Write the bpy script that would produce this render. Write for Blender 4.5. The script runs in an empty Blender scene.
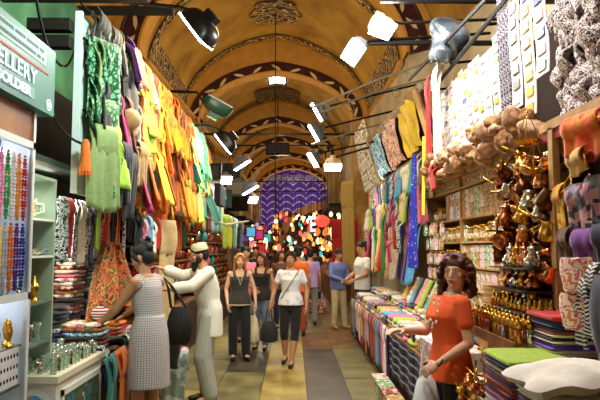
import bpy, bmesh, math, random
from mathutils import Vector, Matrix, Euler, noise
R = math.radians
PI = math.pi
rnd = random.Random(11)
sc = bpy.context.scene
COL = sc.collection
V = Vector
# ------------------------------------------------------------------ camera
F = 600.0
cam_d = bpy.data.cameras.new('camera'); cam = bpy.data.objects.new('camera', cam_d); COL.objects.link(cam)
cam_d.sensor_width = 36.0; cam_d.lens = 36.0 * F / 600.0; cam_d.clip_start = 0.05; cam_d.clip_end = 200
cam.location = (0, 0, 1.65)
cam.rotation_euler = (R(90 + 4.57), 0, R(-0.67))
sc.camera = cam
CR = cam.rotation_euler.to_matrix()
def ray(px, py): return CR @ V(((px - 300) / F, (200 - py) / F, -1))
def atY(px, py, Y):
    d = ray(px, py); return V((0, 0, 1.65)) + d * (Y / d.y)
def atX(px, py, X):
    d = ray(px, py); return V((0, 0, 1.65)) + d * (X / d.x)
def YX(px, X): return atX(px, 248, X).y
# ------------------------------------------------------------------ materials
MATS = {}
def hx(h):
    h = h.lstrip('#'); v = [int(h[i:i+2], 16) / 255 for i in (0, 2, 4)]
    return tuple((c / 12.92 if c <= .04045 else ((c + .055) / 1.055) ** 2.4) for c in v)
def M(name, c='#888888', r=.6, metal=0.0, pat=None, cols=None, s=8.0, emit=0.0, bump=0.0, var=.15, coat=0.0, alpha=1.0, trans=0.0, s2=1.0, axis='z', dist=0.0, bscale=40, sheen=0):
    if name in MATS: return MATS[name]
    m = bpy.data.materials.new(name); MATS[name] = m; m.use_nodes = True
    nt = m.node_tree; N = nt.nodes; L = nt.links; b = N['Principled BSDF']
    tc = N.new('ShaderNodeTexCoord')
    b.inputs['Roughness'].default_value = r; b.inputs['Metallic'].default_value = metal
    b.inputs['Coat Weight'].default_value = coat
    if sheen: b.inputs['Sheen Weight'].default_value = sheen
    if alpha < 1: b.inputs['Alpha'].default_value = alpha
    if trans > 0: b.inputs['Transmission Weight'].default_value = trans
    base = hx(c)
    def math_(op, a, bb=None, cc=None):
        n = N.new('ShaderNodeMath'); n.operation = op
        for i, v in enumerate((a, bb, cc)):
            if v is None: continue
            if isinstance(v, (int, float)): n.inputs[i].default_value = v
            else: L.new(v, n.inputs[i])
        return n.outputs[0]
    coord = tc.outputs['Object']
    sep = N.new('ShaderNodeSeparateXYZ'); 
    if dist:
        nz = N.new('ShaderNodeTexNoise'); nz.inputs['Scale'].default_value = 3; L.new(coord, nz.inputs['Vector'])
        vm = N.new('ShaderNodeVectorMath'); vm.operation = 'MULTIPLY_ADD'; L.new(nz.outputs['Color'], vm.inputs[0])
        vm.inputs[1].default_value = (dist,) * 3; L.new(coord, vm.inputs[2]); coord = vm.outputs[0]
    L.new(coord, sep.inputs[0])
    ax = {'x': 0, 'y': 1, 'z': 2}
    fac = None; const = True
    if pat == 'stripe': fac = math_('FRACT', math_('MULTIPLY', sep.outputs[ax[axis]], s))
    elif pat == 'voro':
        t = N.new('ShaderNodeTexVoronoi'); t.inputs['Scale'].default_value = s; L.new(coord, t.inputs['Vector'])
        s3 = N.new('ShaderNodeSeparateColor'); L.new(t.outputs['Color'], s3.inputs[0]); fac = s3.outputs[0]
    elif pat == 'edge':
        t = N.new('ShaderNodeTexVoronoi'); t.feature = 'DISTANCE_TO_EDGE'; t.inputs['Scale'].default_value = s; L.new(coord, t.inputs['Vector'])
        fac = math_('MULTIPLY', t.outputs['Distance'], s2)
    elif pat == 'noise' or pat == 'soft':
        t = N.new('ShaderNodeTexNoise'); t.inputs['Scale'].default_value = s; t.inputs['Detail'].default_value = 3; L.new(coord, t.inputs['Vector'])
        fac = math_('MULTIPLY_ADD', t.outputs['Fac'], 2.4, -.7); const = pat == 'noise'
    elif pat == 'dots':
        t = N.new('ShaderNodeTexVoronoi'); t.inputs['Scale'].default_value = s; t.inputs['Randomness'].default_value = s2; L.new(coord, t.inputs['Vector']); fac = math_('MULTIPLY', t.outputs['Distance'], 1.2)
    elif pat == 'scroll':
        t = N.new('ShaderNodeTexWave'); t.wave_type = 'RINGS'; t.inputs['Scale'].default_value = s; t.inputs['Distortion'].default_value = 14; t.inputs['Detail'].default_value = 1.5; t.inputs['Detail Scale'].default_value = 1.6; L.new(coord, t.inputs['Vector']); fac = t.outputs['Fac']
    elif pat == 'zig':   # chevrons: along axis, folded across the other
        o = {'x': 1, 'y': 0}.get(axis, 0)
        tri = math_('ABSOLUTE', math_('SUBTRACT', math_('FRACT', math_('MULTIPLY', sep.outputs[0], s2)), .5))
        fac = math_('FRACT', math_('ADD', math_('MULTIPLY', sep.outputs[2], s), math_('MULTIPLY', math_('POWER', tri, 2.0), 2.6)))
    elif pat == 'check':
        a = math_('LESS_THAN', math_('FRACT', math_('MULTIPLY', sep.outputs[2], s)), .36)
        h = math_('MULTIPLY', math_('ARCTAN2', sep.outputs[1], sep.outputs[0]), .17)
        b2 = math_('LESS_THAN', math_('FRACT', math_('MULTIPLY', h, s)), .36)
        fac = math_('MULTIPLY', math_('ADD', a, b2), .5)
    elif pat == 'grid':
        a = math_('LESS_THAN', math_('FRACT', math_('MULTIPLY', sep.outputs[2], s)), .3)
        b2 = math_('LESS_THAN', math_('FRACT', math_('MULTIPLY', sep.outputs[0], s2)), .22)
        b3 = math_('LESS_THAN', math_('FRACT', math_('MULTIPLY', sep.outputs[1], s2)), .22)
        fac = math_('MINIMUM', math_('ADD', math_('ADD', a, b2), b3), 1)
    if fac is not None:
        rp = N.new('ShaderNodeValToRGB'); rp.color_ramp.interpolation = 'CONSTANT' if const else 'LINEAR'
        cl = [hx(x) for x in cols]; el = rp.color_ramp.elements
        n = len(cl); pos = [i / n if const else i / max(1, n - 1) for i in range(n)]
        el[0].position = pos[0]; el[0].color = (*cl[0], 1); el[1].position = pos[-1]; el[1].color = (*cl[-1], 1)
        for i in range(1, n - 1):
            e = el.new(pos[i]); e.color = (*cl[i], 1)
        L.new(fac, rp.inputs[0]); colout = rp.outputs[0]
    else:
        t = N.new('ShaderNodeTexNoise'); t.inputs['Scale'].default_value = s; t.inputs['Detail'].default_value = 4; L.new(coord, t.inputs['Vector'])
        rp = N.new('ShaderNodeValToRGB'); rp.color_ramp.elements[0].position = .3; rp.color_ramp.elements[1].position = .7
        rp.color_ramp.elements[0].color = (*[x * (1 - var) for x in base], 1); rp.color_ramp.elements[1].color = (*[min(1, x * (1 + var)) for x in base], 1)
        L.new(t.outputs['Fac'], rp.inputs[0]); colout = rp.outputs[0]
    L.new(colout, b.inputs['Base Color'])
    if emit:
        L.new(colout, b.inputs['Emission Color']); b.inputs['Emission Strength'].default_value = emit
    if bump:
        t = N.new('ShaderNodeTexNoise'); t.inputs['Scale'].default_value = bscale; L.new(tc.outputs['Object'], t.inputs['Vector'])
        bp = N.new('ShaderNodeBump'); bp.inputs['Strength'].default_value = bump; bp.inputs['Distance'].default_value = .01
        L.new(t.outputs['Fac'], bp.inputs['Height']); L.new(bp.outputs[0], b.inputs['Normal'])
    return m
CLOTH = {}
def cloth(hexc, pat=None, cols=None, s=30, **k):
    key = 'cloth_%s_%s_%s' % (hexc.lstrip('#'), pat or 'plain', '_'.join(x.lstrip('#') for x in cols) if cols else '')
    k.setdefault('r', .75)
    return M(key[:60], hexc, pat=pat, cols=cols, s=s, sheen=.2, **k)
# ------------------------------------------------------------------ mesh builder
def frame(d, up=V((0, 0, 1))):
    d = V(d).normalized()
    if abs(d.dot(up)) > .98: up = V((0, 1, 0))
    x = up.cross(d).normalized(); y = d.cross(x).normalized()
    return x, y, d
class MB:
    def __init__(s): s.v = []; s.f = []; s.m = []
    def add(s, vs, fs, mi=0):
        o = len(s.v); s.v += [tuple(p) for p in vs]
        for f in fs: s.f.append(tuple(o + i for i in f)); s.m.append(mi)
    def box(s, c, d, rot=None, mi=0):
        hx_, hy, hz = d[0] / 2, d[1] / 2, d[2] / 2; vs = [V((x, y, z)) for x in (-hx_, hx_) for y in (-hy, hy) for z in (-hz, hz)]
        if rot is not None:
            m = Euler(rot).to_matrix() if not isinstance(rot, Matrix) else rot
            vs = [m @ p for p in vs]
        c = V(c); s.add([p + c for p in vs], [(0, 1, 3, 2), (4, 6, 7, 5), (0, 4, 5, 1), (2, 3, 7, 6), (0, 2, 6, 4), (1, 5, 7, 3)], mi); return s
    def bx(s, lo, hi, mi=0):
        return s.box([(a + b) / 2 for a, b in zip(lo, hi)], [abs(b - a) for a, b in zip(lo, hi)], mi=mi)
    def tube(s, pts, rad, seg=8, mi=0, caps=True, flat=1.0):
        pts = [V(p) for p in pts]
        if not hasattr(rad, '__len__'): rad = [rad] * len(pts)
        rings = []; ux = None
        for i, p in enumerate(pts):
            d = (pts[min(i + 1, len(pts) - 1)] - pts[max(i - 1, 0)])
            if d.length < 1e-9: d = V((0, 0, 1))
            d.normalize()
            if ux is None: ux, uy, _ = frame(d)
            else:
                uy = d.cross(ux).normalized(); ux = uy.cross(d).normalized()
            rings.append([p + ux * math.cos(a) * rad[i] + uy * math.sin(a) * rad[i] * flat for a in [2 * PI * k / seg for k in range(seg)]])
        s.loft(rings, mi, caps); return s
    def loft(s, rings, mi=0, caps=True, closed=True):
        n = len(rings[0]); vs = [p for r in rings for p in r]; fs = []
        for i in range(len(rings) - 1):
            for k in range(n if closed else n - 1):
                k2 = (k + 1) % n; fs.append((i * n + k, i * n + k2, (i + 1) * n + k2, (i + 1) * n + k))
        if caps and closed:
            fs.append(tuple(range(n - 1, -1, -1))); fs.append(tuple((len(rings) - 1) * n + k for k in range(n)))
        s.add(vs, fs, mi)
    def lathe(s, prof, c=(0, 0, 0), seg=16, rot=None, mi=0, caps=True):
        c = V(c); rings = []
        m = (Euler(rot).to_matrix() if not isinstance(rot, Matrix) else rot) if rot is not None else Matrix.Identity(3)
        for r_, z in prof:
            r_ = max(r_, 1e-4)
            rings.append([c + m @ V((r_ * math.cos(2 * PI * k / seg), r_ * math.sin(2 * PI * k / seg), z)) for k in range(seg)])
        s.loft(rings, mi, caps); return s
    def ell(s, c, r, rot=None, seg=14, rg=9, mi=0):
        if not hasattr(r, '__len__'): r = (r, r, r)
        m = (Euler(rot).to_matrix() if not isinstance(rot, Matrix) else rot) if rot is not None else Matrix.Identity(3)
        c = V(c); rings = []
        for i in range(rg + 1):
            t = PI * i / rg; q = max(math.sin(t), .002)
            rings.append([c + m @ V((r[0] * q * math.cos(2 * PI * k / seg), r[1] * q * math.sin(2 * PI * k / seg), -r[2] * math.cos(t))) for k in range(seg)])
        s.loft(rings, mi, True); return s
    def cap(s, p0, p1, r0, r1, seg=12, mi=0):
        p0 = V(p0); p1 = V(p1); d = (p1 - p0).normalized()
        pts = []; rr = []
        for t in (-1, -.9, -.6, -.25, 0): pts.append(p0 + d * r0 * t); rr.append(max(r0 * math.sqrt(max(0, 1 - t * t)), .0005))
        for t in (0, .25, .6, .9, 1): pts.append(p1 + d * r1 * t); rr.append(max(r1 * math.sqrt(max(0, 1 - t * t)), .0005))
        s.tube(pts, rr, seg, mi); return s
    def sheet(s, nu, nv, f, t=.006, n=None, mi=0):
        P = [[V(f(i / nu, j / nv)) for i in range(nu + 1)] for j in range(nv + 1)]
        vs = []; W = nu + 1; H = nv + 1
        nn = V(n) if n is not None else None
        for sgn in (1, -1):
            for j in range(H):
                for i in range(W):
                    if nn is None:
                        du = P[j][min(i + 1, nu)] - P[j][max(i - 1, 0)]; dv = P[min(j + 1, nv)][i] - P[max(j - 1, 0)][i]
                        q = du.cross(dv)
                        q = q.normalized() if q.length > 1e-12 else V((0, 0, 1))
                    else: q = nn
                    vs.append(P[j][i] + q * (t / 2) * sgn)
        fs = []; o = W * H
        for j in range(nv):
            for i in range(nu):
                a, b, c, d = j * W + i, j * W + i + 1, (j + 1) * W + i + 1, (j + 1) * W + i
                fs.append((a, b, c, d)); fs.append((o + d, o + c, o + b, o + a))
        for i in range(nu): fs.append((i + 1, i, o + i, o + i + 1)); q = nv * W; fs.append((q + i, q + i + 1, o + q + i + 1, o + q + i))
        for j in range(nv): fs.append((j * W, (j + 1) * W, o + (j + 1) * W, o + j * W)); q = nu; fs.append(((j + 1) * W + q, j * W + q, o + j * W + q, o + (j + 1) * W + q))
        s.add(vs, fs, mi); return s
    def prism(s, out, y0, y1, mi=0, plane='xz'):
        n = len(out)
        def p(q, y):
            return {'xz': (q[0], y, q[1]), 'yz': (y, q[0], q[1]), 'xy': (q[0], q[1], y)}[plane]
        s.add([p(q, y0) for q in out] + [p(q, y1) for q in out], [tuple(range(n)), tuple(range(2 * n - 1, n - 1, -1))] + [((i + 1) % n, i, n + i, n + (i + 1) % n) for i in range(n)], mi); return s
    def mesh(s, name):
        me = bpy.data.meshes.new(name); me.from_pydata(s.v, [], s.f); me.polygons.foreach_set('material_index', s.m)
        bm = bmesh.new(); bm.from_mesh(me); bmesh.ops.recalc_face_normals(bm, faces=bm.faces); bm.to_mesh(me); bm.free()
        return me
    def build(s, name, mat, parent=None, smooth=True, loc=None, rotz=None, rot=None, **tags):
        me = s.mesh(name)
        for m in (mat if isinstance(mat, (list, tuple)) else [mat]): me.materials.append(m)
        return link(name, me, parent, smooth, loc, rotz, rot, **tags)
def link(name, me, parent=None, smooth=True, loc=None, rotz=None, rot=None, **tags):
    if smooth:
        me.polygons.foreach_set('use_smooth', [True] * len(me.polygons))
        try: me.set_sharp_from_angle(angle=R(40))
        except Exception: pass
    o = bpy.data.objects.new(name, me); COL.objects.link(o)
    if parent is not None: o.parent = parent
    if loc is not None: o.location = loc
    if rotz is not None: o.rotation_euler.z = rotz
    if rot is not None: o.rotation_euler = rot
    tag(o, **tags); return o
def tag(o, label=None, cat=None, group=None, kind=None):
    if label: o['label'] = label
    if cat: o['category'] = cat
    if group: o['group'] = group
    if kind: o['kind'] = kind
    return o
def thing(name, label, cat, loc=(0, 0, 0), rotz=0, group=None):
    o = bpy.data.objects.new(name, None); COL.objects.link(o); o.empty_display_size = .1
    o.location = loc; o.rotation_euler = (0, 0, rotz); return tag(o, label, cat, group)
def struct(name, mb, mat, parent=None, smooth=False, **k):
    o = mb.build(name, mat, parent, smooth=smooth, **k)
    if parent is None: o['kind'] = 'structure'
    return o
def inst(name, me, mat, loc, rot=(0, 0, 0), scale=(1, 1, 1), parent=None, **tags):
    """another object sharing a mesh, with its own material"""
    o = bpy.data.objects.new(name, me); COL.objects.link(o)
    if parent is not None: o.parent = parent
    o.location = loc; o.rotation_euler = rot; o.scale = scale
    if mat is not None:
        if not me.materials: me.materials.append(mat)
        for i, m in enumerate(mat if isinstance(mat, (list, tuple)) else [mat]):
            o.material_slots[i].link = 'OBJECT'; o.material_slots[i].material = m
    return tag(o, **tags)
def kids(o): return [c for c in bpy.data.objects if c.parent is o]
def copy_tree(o, ch=None, parent=None):
    c = o.copy(); COL.objects.link(c); c.parent = parent
    for q in TREE.get(o.name, []):
        d = copy_tree(q, parent=c)
    return c
TREE = {}
def reg(o):
    def rec(p):
        for q in bpy.data.objects:
            if q.parent is p: TREE.setdefault(p.name, []).append(q); rec(q)
    rec(o); return o
ORD = ['first', 'second', 'third', 'fourth', 'fifth', 'sixth', 'seventh', 'eighth', 'ninth', 'tenth', 'eleventh', 'twelfth', 'thirteenth', 'fourteenth', 'fifteenth', 'sixteenth', 'seventeenth', 'eighteenth', 'nineteenth', 'twentieth']
def nth(i):
    if i < 20: return ORD[i]
    t, u = divmod(i + 1, 10); T = {2: 'twenty', 3: 'thirty', 4: 'forty', 5: 'fifty', 6: 'sixty', 7: 'seventy', 8: 'eighty', 9: 'ninety'}[t]
    return T + ('-' + ORD[u - 1] if u else 'ieth') if u else {2: 'twentieth', 3: 'thirtieth', 4: 'fortieth', 5: 'fiftieth', 6: 'sixtieth', 7: 'seventieth', 8: 'eightieth', 9: 'ninetieth'}[t]
def jit(a): return rnd.uniform(-a, a)
def area(loc, target, energy, size, color=(1, 1, 1), sy=None, spread=None):
    d = bpy.data.lights.new('area_light', 'AREA'); d.energy = energy; d.size = size; d.color = color
    if sy: d.shape = 'RECTANGLE'; d.size_y = sy
    if spread: d.spread = R(spread)
    o = bpy.data.objects.new('area_light', d); COL.objects.link(o); o.location = loc
    o.rotation_euler = (V(target) - V(loc)).to_track_quat('-Z', 'Y').to_euler(); return o
def point(loc, energy, color, r=.1):
    d = bpy.data.lights.new('point_light', 'POINT'); d.energy = energy; d.color = color; d.shadow_soft_size = r
    o = bpy.data.objects.new('point_light', d); COL.objects.link(o); o.location = loc; return o
# ------------------------------------------------------------------ the building
OCH = M('ochre_plaster', '#c88a2c', r=.85, pat='soft', cols=['#8c601c', '#b3862e', '#caa040'], s=1.2, bump=.2, bscale=8)
OCH2 = M('ochre_plaster_rib', '#d19a45', r=.8, s=4, var=.12)
CREAM = M('dirty_cream_plaster', '#c9b896', r=.9, pat='soft', cols=['#a8967a', '#c4b594', '#d6caac'], s=1.6, bump=.2, bscale=12)
PIERM = M('tan_pier_plaster', '#b08a50', r=.85, pat='soft', cols=['#8f6a36', '#b8935a', '#cdb07c'], s=2, bump=.15)
MAROON = M('maroon_leaf_band', '#4a1418', r=.8, pat='edge', cols=['#3a0f14', '#4a151a', '#4a151a', '#5a1c1e'], s=3, s2=2)
LEAF = M('cream_leaf_paint', '#e2cf9a', r=.8)
SCR = M('scroll_ornament', '#caa25a', r=.8, pat='scroll', cols=['#26120e', '#26120e', '#26120e', '#8a5f34', '#d8b878'], s=2.8)
EDGEM = M('dark_edge_line', '#3d2410', r=.8)
IRON = M('black_iron', '#15130f', r=.5, metal=.6, s=20)
HW, RISE, SPR = 2.64, 2.26, 5.45
def axis(Y): return -.15 - .02 * Y if Y < 24 else -.63 + (Y - 24) * .041
def prof(th, w=HW, rise=RISE):
    """th -90..90 deg -> (x, z above springing), slightly pointed"""
    u = math.sin(th); return (w * u, rise * (.86 * math.sqrt(max(0, 1 - u * u)) + .14 * (1 - abs(u))))
def vpt(th, Y, k=0.0, w=HW, rise=RISE):
    x, z = prof(th, w - k, rise - k); return V((axis(Y) + x, Y, SPR + z))
NT = 40
TH = [-PI / 2 + PI * i / NT for i in range(NT + 1)]
mb = MB()   # vault skin with thickness
ys = [-4 + .8 * i for i in range(61)]
mb.sheet(NT, len(ys) - 1, lambda u, v: vpt(-PI / 2 + PI * u, 11.5 + 32.5 * v, -.06), .1)
mb.sheet(NT, 16, lambda u, v: vpt(-PI / 2 + PI * u, -4 + 15.6 * v, -.6), .1)
struct('ceiling', mb, OCH, smooth=True)
# side walls (upper walls over the stalls, full height)
for side, sx, nm in ((-1, -HW, 'wall_left'), (1, HW, 'wall_right')):
    mb = MB()
    def f(u, v):
        Y = -4 + 48 * u; return (axis(Y) + sx + side * (.64 if Y < 11.3 else .1), Y, SPR * v)
    mb.sheet(80, 8, f, .16, n=(1, 0, 0))
    struct(nm, mb, CREAM)
mb = MB(); mb.bx((-3.6, -4.2, 0), (3.6, -4.0, 8.6)); struct('wall_back', mb, CREAM)
# springing cornice
for side, nm in ((-1, 'trim_1'), (1, 'trim_2')):
    mb = MB()
    def ring(Y):
        x = axis(Y) + side * (HW - .02); d = -side * .1
        return [V((x, Y, SPR - .1)), V((x + d, Y, SPR - .06)), V((x + d, Y, SPR)), V((x, Y, SPR + .02))]
    mb.loft([ring(11.9), ring(44)]); struct(nm, mb, OCH2)
ARCH = [11.4, 17.2, 24.5, 29.5, 34.5, 39.5]
tn = 3
for ai, Y in enumerate(ARCH):
    iw, ir = (2.6, 2.22) if ai == 0 else ((2.2, 1.33) if ai == 1 else ((2.02, 1.33) if ai == 2 else (2.25, 1.45)))
    bo, br = (3.0, 2.62) if ai == 0 else ((2.48, 1.6) if ai == 1 else ((2.27, 1.6) if ai == 2 else (2.45, 1.7))); ow, orr = (3.2, 2.8) if ai == 0 else (HW + .05, RISE + .05)
    dY = .5
    mb = MB()
    def arc(w, rise, y): return [vpt(t, Y, 0, w, rise) + V((0, y, 0)) for t in TH]
    def band(w0, r0, w1, r1, y, mi):
        a, b = arc(w0, r0, y), arc(w1, r1, y); n = len(a)
        mb.add(a + b, [(i, i + 1, n + i + 1, n + i) for i in range(n - 1)], mi)
    def soff(w, r_, y0, y1, mi):
        a, b = arc(w, r_, y0), arc(w, r_, y1); n = len(a)
        mb.add(a + b, [(i, i + 1, n + i + 1, n + i) for i in range(n - 1)], mi)
    band(ow, orr, bo + .04, br + .04, 0, 0)
    band(bo + .04, br + .04, bo, br, -.02, 3)
    band(bo, br, iw + .05, ir + .05, -.0, 1)
    band(iw + .05, ir + .05, iw, ir, -.02, 0)
    soff(iw, ir, -.02, dY, 0); band(ow, orr, iw, ir, dY, 0)
    # painted leaves on the dark band
    n = 17 if ai == 0 else 13
    for k in range(n):
        th = -PI / 2 + PI * (k + .5) / n
        wm, rm = (bo + iw) / 2, (br + ir) / 2
        p = vpt(th, Y, 0, wm, rm); q = vpt(th + .06, Y, 0, wm, rm); t = (q - p).normalized(); nn = V((-t.z, 0, t.x))
        t, nn = (t * .9 + nn * .45 * (1 if k % 2 else -1)).normalized(), (nn * .9 - t * .45 * (1 if k % 2 else -1)).normalized()
        L_, W_ = .17, .04
        out = [p - t * L_, p - t * L_ * .3 + nn * W_, p + t * L_ * .5 + nn * W_, p + t * L_, p + t * L_ * .5 - nn * W_, p - t * L_ * .3 - nn * W_]
        mb.add([o + V((0, -.012, 0)) for o in out], [tuple(range(6))], 2)
    # piers carrying the arch
    for sd in (-1, 1) if ai else ():
        x0 = axis(Y) + sd * iw; x1 = axis(Y) + sd * (HW + .02)
        mb.bx((min(x0, x1), Y, 0), (max(x0, x1), Y + dY, SPR), 4)
        mb.bx((min(x0, x0 + sd * .06) - .02, Y - .05, SPR - .16), (max(x0, x1), Y + dY, SPR - .02), 0)
    struct('trim_%d' % tn, mb, [OCH2, MAROON, LEAF, EDGEM, PIERM]); tn += 1
# scroll borders painted round each vault bay
def vstrip(th0, th1, y0, y1, off=.035, n=24, m=4):
    mb.sheet(n, m, lambda u, v: vpt(th0 + (th1 - th0) * u, y0 + (y1 - y0) * v, off), .004)
for a, b in ((ARCH[0] + .5, ARCH[1]), (ARCH[1] + .5, ARCH[2]), (ARCH[2] + .5, ARCH[3]), (ARCH[3] + .5, ARCH[4])):
    mb = MB(); bw = .3
    tt = R(81)
    vstrip(-tt, tt, a + .35, a + .35 + bw, n=50); vstrip(-tt, tt, b - bw - .35, b - .35, n=50)
    vstrip(-R(86), -R(72), a + .35 , b - .35, n=4, m=20); vstrip(R(72), R(86), a + .35, b - .35, n=4, m=20)
    struct('trim_%d' % tn, mb, SCR, smooth=True); tn += 1
# crown medallion with a scalloped outline
mb = MB()
def med(Y0, w, l):
    n = 48; pts = []
    for k in range(n):
        a = 2 * PI * k / n; rr = 1 + .1 * math.cos(8 * a)
        pts.append((w * rr * math.cos(a), Y0 + l * rr * math.sin(a)))
    c = V((axis(Y0), Y0, 0)); vs = []
    for x, y in [(0, Y0)] + [(p[0] * .5, Y0 + (p[1] - Y0) * .5) for p in pts] + pts:
        u = max(-1, min(1, x / (HW - .04))); th = math.asin(u); q = vpt(th, y, .04); vs.append(q)
    fs = [(0, 1 + k, 1 + (k + 1) % n) for k in range(n)] + [(1 + k, 1 + n + k, 1 + n + (k + 1) % n, 1 + (k + 1) % n) for k in range(n)]
    mb.add(vs, fs)
med(14.9, .62, .85)
struct('trim_%d' % tn, mb, SCR, smooth=True); tn += 1
# skylight and the painted fringe below it
mb = MB(); mb.sheet(6, 4, lambda u, v: vpt(-.115 + .23 * u, 20.3 + 1.25 * v, .03), .02)
wn = struct('window_1', mb, M('skylight_pane', '#dfeaff', emit=14, r=.3))
mb = MB()
for (a, b, c, d) in ((-.13, -.11, 20.2, 21.65), (.11, .13, 20.2, 21.65), (-.13, .13, 21.53, 21.65), (-.13, .13, 20.2, 20.3)):
    mb.sheet(4, 3, lambda u, v: vpt(a + (b - a) * u, c + (d - c) * v, .05), .06)
mb.build('window_frame', EDGEM, wn)
mb = MB(); mb.sheet(12, 4, lambda u, v: vpt(-.34 + .68 * u, 22.1 + (1.5 + .35 * math.cos(u * 8 * PI)) * v, .035), .004)
struct('trim_%d' % tn, mb, M('fringe_ornament', '#caa25a', pat='scroll', cols=['#1c0e0a', '#24130e', '#24130e', '#9a743c'], s=2.5, r=.8)); tn += 1
# tie rods across the vault
def rod(name, y, z, label, t=.03, grp='iron tie rods across the vault'):
    o = MB(); hw_ = HW - .05 if z < SPR else HW - .32; x0 = axis(y) - hw_; x1 = axis(y) + hw_
    o.box(((x0 + x1) / 2, y, z), (x1 - x0, t * 2, t * 2)); return o.build(name, IRON, label=label, cat='tie rod', group=grp)
rod('tie_rod', 17.0, SPR - .55, 'black iron tie rod across the nearest painted arch')
rod('tie_rod', 24.3, 5.83, 'black iron tie rod across the vault carrying the black box')
rod('tie_rod', 29.3, 4.9, 'upper of the black iron rods crossing before the purple wall')
rod('tie_rod', 34.2, 4.86, 'lower of the black iron rods crossing before the purple wall')
# hanging rod at the crown and its black box
z0 = atY(276, 40, 17.2).z
mb = MB(); x = axis(24) + .02
mb.tube([(0, 0, 0), (0, 0, -1.9)], .018, 6)
mb.build('hanging_rod', IRON, loc=(axis(24.2), 24.2, 7.72), label='thin dark rod hanging from the vault crown down to the black box', cat='rod')
mb = MB(); mb.box((0, 0, 0), (.95, .3, .5)); mb.box((0, -.16, .02), (.8, .02, .36), mi=1); mb.build('junction_box', [IRON, M('box_front', '#0c0c10', r=.3)], loc=(axis(24.2), 24.0, 5.62), smooth=False, label='black rectangular box fixed on the iron rod under the vault', cat='box')
mb = MB(); mb.tube([(0, 0, 0), (0, 0, -5.2)], .012, 6)
mb.build('hanging_rod', IRON, loc=(axis(14.9), 14.9, 7.72 - .05), label='long thin dark rod hanging from the crown medallion', cat='rod')
# ------------------------------------------------------------------ end wall with purple facade
PUR = M('purple_chevron_facade', '#4a2a80', r=.7, pat='zig', cols=['#d8c8f0', '#6a40b8', '#54309c', '#6038a8', '#4c2a90', '#6a40b8'], s=2.0, s2=1.05)
PBAND = M('lilac_patterned_band', '#9a8cc0', r=.7, pat='scroll', cols=['#5a4a90', '#8f84b8', '#c4bad8'], s=3)
mb = MB(); Yw = 44
mb.bx((-5, Yw, 0), (7, Yw + .3, 9.5))
wall_e = struct('wall_end', mb, PUR)
mb = MB()
mb.bx((-3.6, Yw - .06, 6.55), (3.6, Yw, 7.0)); mb.bx((-2.75, Yw - .06, 3.0), (-2.3, Yw, 6.55))
struct('trim_%d' % tn, mb, PBAND); tn += 1
# great ochre arch sweeping over the dark bazaar street beyond
mb = MB(); c = atY(326, 250, Yw); n = 30
def ring_(r_, y): return [V((c.x + r_ * math.cos(a), y, c.z - .1 + r_ * .95 * math.sin(a))) for a in [PI * i / n for i in range(n + 1)]]
for (r0, r1) in ((3.2, 3.8),):
    A, B, C_, D = ring_(r0, Yw - .5), ring_(r1, Yw - .5), ring_(r1, Yw + .1), ring_(r0, Yw + .1)
    mb.loft([A, B, C_, D, A], closed=False)
struct('trim_%d' % tn, mb, M('brown_arch_plaster', '#9c6a2a', r=.8)); tn += 1
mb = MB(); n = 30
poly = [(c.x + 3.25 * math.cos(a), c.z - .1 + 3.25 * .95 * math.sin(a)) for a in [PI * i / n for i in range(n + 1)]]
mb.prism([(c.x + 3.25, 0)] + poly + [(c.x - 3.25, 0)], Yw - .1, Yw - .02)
struct('opening_dark', mb, M('dark_street_depth', '#140d08', r=.9))  # near-black sheet paints the unlit depth of the street under the arch
# ------------------------------------------------------------------ floor: worn stone slabs
FL = [M('stone_yellow', '#b09a4a', r=.42, pat='soft', cols=['#75642a', '#9c8840', '#b5a052'], s=2.2, bump=.15, bscale=14),
      M('stone_dark', '#4c4a3c', r=.38, pat='soft', cols=['#26251e', '#3e3b2e', '#524c38'], s=2.5, bump=.15, bscale=14),
      M('stone_olive', '#84804a', r=.42, pat='soft', cols=['#4a4626', '#6c6638', '#868048'], s=2.4, bump=.15, bscale=14),
      M('stone_brown', '#7a5c36', r=.4, pat='soft', cols=['#4a331a', '#6a4c28', '#86653a'], s=2.6, bump=.15, bscale=14)]
mb = MB(); g = .008
xs = [-3.7, -3.4, -2.6, -1.9, -1.42, -.9, -.37, .16, .645, 1.2, 1.9, 2.6, 3.4, 3.7]
for i in range(len(xs) - 1):
    y = -4.0 + (i * .37) % 1.1
    mb.bx((xs[i], -4, -.1), (xs[i + 1], y, 0), 2)
    while y < 44:
        l = rnd.choice([.8, 1.1, 1.5, 1.9])
        if i == 7 and y < 10: l = max(2.0, l); 
        y1 = min(44, y + l)
        if i == 7 and y < 10.0 and y1 > 9.3: y1 = 10.0
        k = 1 if i == 7 else (0 if i == 6 else 2)
        if i == 5: k = rnd.choice([1, 2, 2])
        if i == 4: k = rnd.choice([2, 0])
        if y >= 9.9: k = rnd.choice([3, 3, 3, 2]) if i in (6, 7, 8) else rnd.choice([2, 3])
        h = rnd.uniform(-.002, .002)
        mb.bx((xs[i] + g / 2, y + g / 2, -.1), (xs[i + 1] - g / 2, y1 - g / 2, h), k); y = y1
mb.bx((-3.4, -4, -.2), (3.4, 44, -.012), 1)
struct('floor', mb, FL)
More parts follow.
